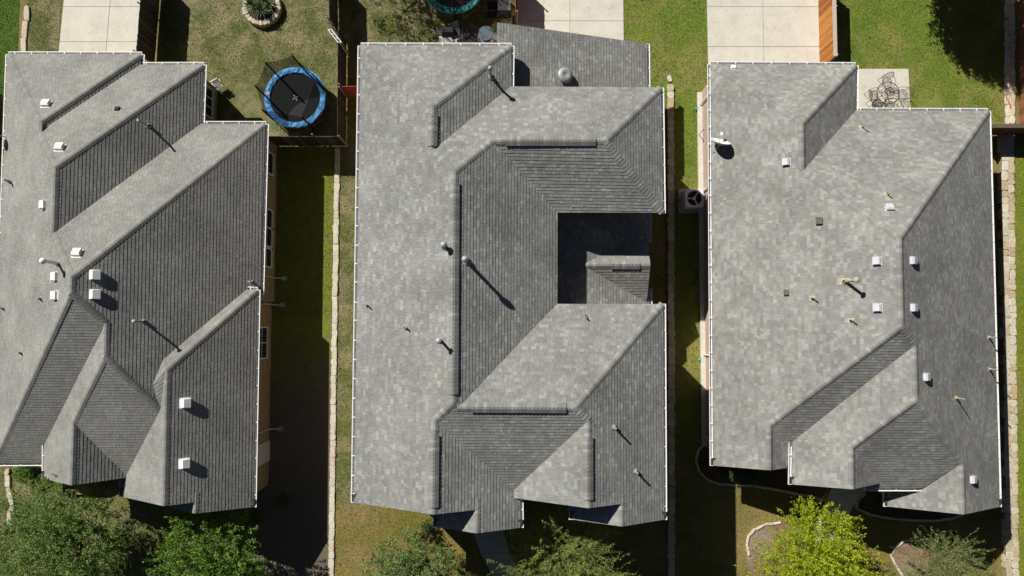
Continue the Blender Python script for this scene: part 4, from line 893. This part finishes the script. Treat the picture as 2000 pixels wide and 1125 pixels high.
# ================================================================== trampolines
k = NT('netting'); k.base((.015, .016, .016), .8); tr = k.node('ShaderNodeBsdfTransparent'); mx = k.node('ShaderNodeMixShader'); mx.inputs[0].default_value = .6
k.link(tr.outputs[0], mx.inputs[1]); k.link(k.b.outputs[0], mx.inputs[2]); k.link(mx.outputs[0], k.out.inputs[0]); M['net'] = k.m
M['tramp_blue'] = plain('tramp_blue', (.12, .42, 1.0), .4, var=.25, scale=14)
M['tramp_seam'] = plain('tramp_seam', (.03, .12, .34), .6)
M['tramp_green'] = plain('tramp_green', (.05, .36, .36), .45, var=.2, scale=10)
M['tramp_mat'] = plain('tramp_mat', (.012, .014, .017), .7)
def trampoline(label, c, R, pad, poles, zt=.85, hn=1.75, star=True, net_tops=True):
    root = thing('trampoline', label, 'trampoline', (c.x, c.y, 0)); N = 72
    mb = MB(); r_ = random.Random(5); wr = [1+r_.uniform(-.0, .012) for _ in range(N)]
    prof = [(R*1.0, zt-.09), (R*1.01, zt+.0), (R*.98, zt+.035), (R*.9, zt+.045), (R*.83, zt+.03), (R*.815, zt)]
    o0 = len(mb.v)
    for i, (r, z) in enumerate(prof):
        for k_ in range(N):
            t = 2*math.pi*k_/N; zz = z+(r_.uniform(-.03, .022) if 1 < i < 5 else 0); mb.v.append((r*wr[k_]*math.cos(t), r*wr[k_]*math.sin(t), zz))
    for i in range(len(prof)-1):
        for k_ in range(N): k2 = (k_+1) % N; mb.f.append((i*N+k_, i*N+k2, (i+1)*N+k2, (i+1)*N+k_))
    p_ = mb.build('pad', pad, root)
    mb = MB(); mb.box((-R*.93, .12, zt+.05), (-R*.83, .28, zt+.056)); mb.build('pad_label', M['white_pl'], p_)
    for k_ in range(10):
        a = 2*math.pi*k_/10+.2; d_ = Vector((math.cos(a), math.sin(a), 0)); t_ = Vector((-d_.y, d_.x, 0))*.012
        mb = MB(); mb.add([d_*R*.83-t_+Vector((0,0,zt+.05)), d_*R*.99-t_+Vector((0,0,zt+.05)), d_*R*.99+t_+Vector((0,0,zt+.05)), d_*R*.83+t_+Vector((0,0,zt+.05))], [(0,1,2,3)]); mb.build('seam', M['tramp_seam'], p_)
    mb = MB(); mb.lathe([(R*.85, zt-.03), (R*.5, zt-.045), (.001, zt-.06)], 48); m_ = mb.build('jumping_mat', M['tramp_mat'], root, smooth=True)
    if star:
        mb = MB()
        for k_ in range(4):
            a = .5+k_*math.pi/2; d = Vector((math.cos(a), math.sin(a), 0)); s_ = Vector((-d.y, d.x, 0)); b0 = Vector((0, 0, zt-.045))
            mb.add([b0+d*.03-s_*.008, b0+d*.16-s_*.016, b0+d*.16+s_*.016, b0+d*.03+s_*.008], [(0,1,2,3)])
        mb.build('white_star', M['white_pl'], m_)
    mb = MB(); mb.tube([(R*.97*math.cos(2*math.pi*i/40), R*.97*math.sin(2*math.pi*i/40), zt-.05) for i in range(41)], .025, 6, cap=False); mb.build('frame_ring', M['galv'], root)
    for k_ in range(4):
        a = k_*math.pi/2+.6; P = [Vector((R*.97*math.cos(a+s_*.32), R*.97*math.sin(a+s_*.32), z)) for s_, z in ((-1, zt-.06), (-1, .02), (1, .02), (1, zt-.06))]
        mb = MB(); mb.tube(P, .022, 6); mb.build('leg', M['galv'], root)
    tops = []
    for a, dz in poles:
        x, y = R*1.02*math.cos(a), R*1.02*math.sin(a); mb = MB(); mb.tube([(x, y, .05), (x, y, zt+hn+dz)], .03, 8); q = mb.build('net_pole', M['black_plastic'], root)
        mb = MB(); mb.tube([(x, y, zt+.05), (x*.99, y*.99, zt+hn+dz)], .045, 8); mb.build('foam_sleeve', M['black_plastic'], q); tops.append((a, dz))
    mb = MB(); n_ = len(tops)
    for i in range(n_):
        a0, d0 = tops[i]; a1, d1 = tops[(i+1) % n_]
        if a1 < a0: a1 += 2*math.pi
        m = 6
        for j in range(m):
            f0, f1 = j/m, (j+1)/m
            def pt(f, top):
                a = a0+(a1-a0)*f
                if not top: return Vector((R*.99*math.cos(a), R*.99*math.sin(a), zt+.02))
                p0 = Vector((R*math.cos(a0), R*math.sin(a0), zt+hn+d0-.08)); p1 = Vector((R*math.cos(a1), R*math.sin(a1), zt+hn+d1-.08)); p = p0.lerp(p1, f); p.z -= .22*4*f*(1-f)*.5; return p
            mb.add([pt(f0, 0), pt(f1, 0), pt(f1, 1), pt(f0, 1)], [(0,1,2,3)])
    mb.build('safety_net', M['net'], root)
tc = G(576, 190, .88)
trampoline('blue-padded trampoline with black safety net in the left back yard', tc, 1.52, M['tramp_blue'], [(.25, 0), (1.35, 0), (2.25, -.1), (3.05, -.35), (3.95, -.1), (5.2, -.35)])
tc2 = G(886, -36, .85)
trampoline('green-padded trampoline at the top edge of the middle back yard', tc2, 1.62, M['tramp_green'], [(.4, 0), (1.5, 0), (2.6, 0), (3.7, 0), (4.75, 0), (5.75, 0)], star=False)

# ================================================================== iron dining set on the patio
IR = plain('bronze_iron', (.075, .055, .045), .6)
def ring_pts(r, z, n=32, sx=1, sy=1, a0=0, a1=2*math.pi): return [(sx*r*math.cos(a0+(a1-a0)*i/n), sy*r*math.sin(a0+(a1-a0)*i/n), z) for i in range(n+1)]
pt_ = G(1734, 182, .7); tbl = thing('patio_table', 'round black iron patio table with spoked top', 'table', (pt_.x, pt_.y, .03))
mb = MB(); mb.tube(ring_pts(.56, .70, 40), .02, 6, cap=False); mb.tube(ring_pts(.34, .70, 32), .010, 5, cap=False); mb.tube(ring_pts(.1, .70, 16), .012, 5, cap=False); mb.build('table_rim', IR, tbl)
mb = MB()
for k_ in range(16): a = k_*math.pi/8; mb.tube([(.1*math.cos(a), .1*math.sin(a), .70), (.56*math.cos(a), .56*math.sin(a), .70)], .008, 4)
mb.build('spokes', IR, tbl)
for k_ in range(4):
    a = k_*math.pi/2+.4; mb = MB(); mb.tube([(.3*math.cos(a), .3*math.sin(a), .69), (.12*math.cos(a), .12*math.sin(a), .4), (.36*math.cos(a), .36*math.sin(a), 0)], .015, 6); mb.build('leg', IR, tbl)
def iron_chair(label, px, py, rz):
    p = G(px, py, .45); root = thing('patio_chair', label, 'chair', (p.x, p.y, .03), rz, 'iron chairs round the patio table')
    mb = MB(); mb.tube(ring_pts(.24, .43, 20, 1, .95), .013, 5, cap=False)
    for i in range(9): x = -.2+i*.05; y = math.sqrt(max(0, .24**2-x*x))*.95; mb.tube([(x, -y, .43), (x, y, .43)], .005, 4)
    for i in range(9): y = -.2+i*.05; x = math.sqrt(max(0, .24**2-y*y)); mb.tube([(-x, y, .43), (x, y, .43)], .005, 4)
    mb.build('seat', IR, root)
    mb = MB(); pts = [(.27*math.cos(a), .22+.10*math.sin(a)*1.0, .43+.48*math.sin(a)) for a in [math.pi*i/16 for i in range(17)]]; mb.tube(pts, .014, 5)
    for i in range(7): x = -.2+i*.067; zz = .43+.48*math.sqrt(max(0, 1-(x/.27)**2)); mb.tube([(x, .22, .43), (x, .22+.10*(zz-.43)/.48, zz)], .005, 4)
    for i in range(6): t = .12+.14*i; z = .43+.48*t; x = .27*math.sqrt(1-t*t); mb.tube([(-x, .22+.1*t, z), (x, .22+.1*t, z)], .005, 4)
    b_ = mb.build('backrest', IR, root)
    mb = MB()
    for s_ in (-1, 1): mb.lathe([(.001, .035), (.022, .03), (.022, 0)], 8, (s_*.05, .33, .91))
    mb.build('finials', IR, b_)
    for s_ in (-1, 1):
        mb = MB(); mb.tube([(s_*.27, .26, .55), (s_*.3, .05, .66), (s_*.3, -.2, .64), (s_*.27, -.22, .45)], .012, 5); mb.build('armrest', IR, root)
        for y_ in (-.2, .22):
            mb = MB(); mb.tube([(s_*.22, y_, .43), (s_*.26, y_*1.15, .01)], .013, 5); mb.build('leg', IR, root)
iron_chair('iron chair on the far side of the patio table, farthest from the house', 1732, 160, 0.0)
iron_chair('iron chair right of the patio table', 1762, 184, -1.5)
iron_chair('iron chair left of the patio table', 1706, 186, 1.75)
iron_chair('iron chair partly under the eave, nearest the house at the patio table', 1737, 206, 3.0)
iron_chair('iron chair at the lower left of the patio table beside the gutter', 1715, 204, 2.5)

# ================================================================== air conditioner
p = G(1348, 393); ac = thing('air_conditioner', 'grey air conditioning condenser on a concrete pad between middle and right houses', 'air conditioner', (p.x, p.y, 0))
mb = MB(); mb.box((-.62, -.62, -.03), (.62, .62, .08)); mb.build('concrete_pad', M['concrete_grey'], ac)
s_ = .44; zt = .85
mb = MB(); mb.box((-s_+.03, -s_+.03, .081), (s_-.03, s_-.03, zt-.06)); mb.build('coil_core', M['black_plastic'], ac)
for k_ in range(10):
    z = .12+k_*.066; mb = MB(); mb.box((-s_, -s_, z), (s_, -s_+.02, z+.04)); mb.box((-s_, s_-.02, z), (s_, s_, z+.04)); mb.box((-s_, -s_+.021, z), (-s_+.02, s_-.021, z+.04)); mb.box((s_-.02, -s_+.021, z), (s_, s_-.021, z+.04)); mb.build('louvre', M['ac_metal'], ac)
mb = MB(); n_ = 32; o0 = []
for i in range(n_):
    a = 2*math.pi*i/n_; e = min(1/max(abs(math.cos(a)), abs(math.sin(a))), 1.33); mb.v += [(.36*math.cos(a), .36*math.sin(a), zt), (s_*1.03*e*math.cos(a), s_*1.03*e*math.sin(a), zt), (s_*1.03*e*math.cos(a), s_*1.03*e*math.sin(a), zt-.07), (.36*math.cos(a), .36*math.sin(a), zt-.22)]
for i in range(n_):
    j = (i+1) % n_; a, b = i*4, j*4; mb.f += [(a, a+1, b+1, b), (a+1, a+2, b+2, b+1), (a, b, b+3, a+3)]
mb.build('top_panel', M['ac_metal'], ac)
for k_ in range(3):
    a = k_*2*math.pi/3+2.9; d = Vector((math.cos(a), math.sin(a), 0)); t = Vector((-d.y, d.x, 0)); mb = MB()
    P = [d*.08-t*.05, d*.32-t*.11, d*.33+t*.11, d*.08+t*.05]; P = [p_+Vector((0,0,zt-.06+(.02 if i in (2,3) else -.02))) for i, p_ in enumerate(P)]; P += [p_-Vector((0,0,.008)) for p_ in P]
    mb.add(P, [(0,1,2,3),(7,6,5,4),(0,4,5,1),(1,5,6,2),(2,6,7,3),(3,7,4,0)]); mb.build('fan_blade', M['white_pl'], ac)
mb = MB(); mb.lathe([(.09, zt-.2), (.09, zt-.04), (.001, zt-.035)], 16); mb.build('fan_hub', M['white_pl'], ac)
mb = MB()
for r in (.12, .2, .28, .35): mb.tube(ring_pts(r, zt+.012, 28), .004, 4, cap=False)
for k_ in range(8): a = k_*math.pi/4; mb.tube([(.08*math.cos(a), .08*math.sin(a), zt+.016), (.37*math.cos(a), .37*math.sin(a), zt+.012)], .004, 4)
mb.build('fan_guard', M['dark_metal'], ac)

# ================================================================== small things
p = G(436, 174); ch = thing('garden_chair', 'white garden chair beside the back wall of the left house', 'chair', (p.x-.1, p.y+.05, 0), .5); ch.scale = (.82, .82, .82)
W = M['white_pl']
mb = MB(); mb.box((-.22, -.22, .42), (.22, .22, .45)); mb.build('seat', W, ch)
for i in range(4): mb = MB(); mb.box((-.22+i*.115, .2, .46), (-.13+i*.115, .23, .88)); mb.build('back_slat', W, ch)
mb = MB(); mb.box((-.24, .195, .88), (.24, .24, .94)); mb.build('top_rail', W, ch)
for sx in (-1, 1):
    mb = MB(); mb.box((sx*.24-.025, -.22, .62), (sx*.24+.025, .24, .65)); mb.build('armrest', W, ch)
    for sy in (-1, 1): mb = MB(); mb.tube([(sx*.2, sy*.2, 0), (sx*.2, sy*.2, .63 if sy < 0 else .45)], .018, 6); mb.build('leg', W, ch)
# metal frame hooked over the fence
p = G(641, 58, 1.9); q = G(661, 84, 1.9); fr = thing('metal_frame', 'white metal swing frame leaning on the fence left of the middle house', 'frame', (p.x, p.y, 0))
d = q-p
for o_, nm in ((0, 'bar'), (.16, 'bar')):
    mb = MB(); mb.tube([(o_, 0, 1.95), (d.x+o_, d.y, 1.95)], .025, 6); mb.build(nm, M['white_pl'], fr)
for t in (.02, .35, .68, .98): mb = MB(); mb.tube([(d.x*t, d.y*t, 1.95), (d.x*t+.16, d.y*t, 1.95)], .02, 6); mb.build('rung', M['white_pl'], fr)
for t in (.0, 1): mb = MB(); mb.tube([(d.x*t+.08, d.y*t, 0), (d.x*t+.08, d.y*t, 1.95)], .022, 6); mb.build('leg', M['white_pl'], fr)
# pet crate, grill, chairs on the shaded patio of the middle house
p = G(975, 20); kc = thing('pet_kennel', 'black wire kennel with grey cover left of the red fence', 'kennel', (p.x, p.y, 0))
mb = MB()
for i in range(9):
    t = -.6+i*.15
    for y_ in (-.4, .4): mb.tube([(t, y_, 0), (t, y_, .85)], .008, 4)
for i in range(6):
    t = -.4+i*.16
    for x_ in (-.6, .6): mb.tube([(x_, t, 0), (x_, t, .85)], .008, 4)
mb.build('wire_sides', M['dark_metal'], kc)
mb = MB()
for z in (.02, .85): mb.tube([(-.6,-.4,z),(.6,-.4,z),(.6,.4,z),(-.6,.4,z),(-.6,-.4,z)], .015, 5)
mb.build('frame', M['dark_metal'], kc); mb = MB(); mb.box((-.05, -.39, .86), (.58, .39, .875)); mb.build('cover', plain('grey_cover', (.10, .11, .12), .8), kc); mb = MB(); mb.box((-.58, -.38, .02), (.58, .38, .05)); mb.build('tray', M['black_plastic'], kc)
p = G(878, 76); gr = thing('barbecue_grill', 'black covered barbecue grill on the shaded patio of the middle house', 'grill', (p.x, p.y, .03))
mb = MB(); mb.box((-.3, -.25, .75), (.3, .25, .85)); P = [(-.3,-.25,.851),(.3,-.25,.851),(.3,.25,.851),(-.3,.25,.851),(-.28,-.1,1.08),(.28,-.1,1.08),(.28,.15,1.08),(-.28,.15,1.08)]; mb.add(P, [(0,1,5,4),(1,2,6,5),(2,3,7,6),(3,0,4,7),(4,5,6,7)]); mb.build('lid', M['black_plastic'], gr)
for sx in (-1, 1):
    mb = MB(); mb.box((sx*.45-.14, -.2, .8), (sx*.45+.14, .2, .82)); mb.build('side_shelf', M['dark_metal'], gr)
    for sy in (-1, 1): mb = MB(); mb.tube([(sx*.25, sy*.2, 0), (sx*.25, sy*.2, .76)], .02, 6); mb.build('leg', M['dark_metal'], gr)
p = G(950, 75); rt = thing('round_table', 'round blue-grey side table on the shaded patio of the middle house', 'table', (p.x, p.y, .03))
mb = MB(); mb.lathe([(.0, .60), (.36, .60), (.38, .62), (.36, .635), (.001, .635)], 28); mb.build('table_top', plain('bluegrey', (.22, .30, .34), .5), rt)
mb = MB(); mb.tube([(0,0,0),(0,0,.6)], .03, 8); mb.build('pedestal', M['dark_metal'], rt); mb = MB(); mb.lathe([(.22, 0), (.22, .03), (.03, .05)], 20); mb.build('base', M['dark_metal'], rt)
def folding_chair(label, px, py, rz, mat):
    p = G(px, py); root = thing('camp_chair', label, 'chair', (p.x, p.y, .03), rz)
    mb = MB(); P = [(-.26,-.25,.42),(.26,-.25,.42),(.26,.22,.36),(-.26,.22,.36)]; mb.add(P+[(a,b,c-.015) for a,b,c in P], [(0,1,2,3),(7,6,5,4),(0,4,5,1),(1,5,6,2),(2,6,7,3),(3,7,4,0)]); mb.build('seat', mat, root)
    mb = MB(); P = [(-.26,.23,.37),(.26,.23,.37),(.26,.38,.88),(-.26,.38,.88)]; mb.add(P+[(a,b+.015,c) for a,b,c in P], [(0,1,2,3),(7,6,5,4),(0,4,5,1),(1,5,6,2),(2,6,7,3),(3,7,4,0)]); mb.build('backrest', mat, root)
    for sx in (-1, 1):
        mb = MB(); mb.tube([(sx*.28, -.26, 0), (sx*.28, .24, .55)], .012, 5); mb.build('leg', M['dark_metal'], root); mb = MB(); mb.tube([(sx*.28, .28, 0), (sx*.28, -.26, .5)], .012, 5); mb.build('leg', M['dark_metal'], root)
        mb = MB(); mb.box((sx*.29-.03, -.27, .56), (sx*.29+.03, .25, .585)); mb.build('armrest', M['dark_metal'], root)
folding_chair('blue-grey folding chair beside the grill on the shaded patio', 893, 72, .4, plain('bluecloth', (.16, .22, .27), .8))
folding_chair('dark folding chair in the middle of the shaded patio', 922, 78, -.5, plain('darkcloth', (.05, .045, .05), .8))
# red hose
mb = MB(); mb.tube([Vector(G(*q_, .07)) for q_ in ((1964, 185), (1966, 192), (1970, 199), (1973, 206), (1974, 212))], .03, 8); tag(mb.build('garden_hose', plain('red_hose', (.35, .09, .05), .5)), 'short length of red hose lying on the pale stone strip', 'hose')
# gas meter against the right house
p = G(1378, 272); gm = thing('gas_meter', 'grey gas meter and bent pipe on the left wall of the right house', 'gas meter', (p.x+.1, p.y, 0))
mb = MB(); mb.tube([(.1,.35,0),(.1,.35,.5),(-.35,.35,.5),(-.55,.1,.45),(-.2,-.3,.4),(0,-.3,.35)], .02, 6); mb.build('pipe', M['dark_metal'], gm)
mb = MB(); mb.box((-.1, -.35, .4), (.12, -.05, .72)); mb.lathe([(.001, .06), (.09, .05), (.1, 0)], 14, (0, -.2, .72)); mb.build('meter_body', M['galv'], gm)
# solar or path light in the bed
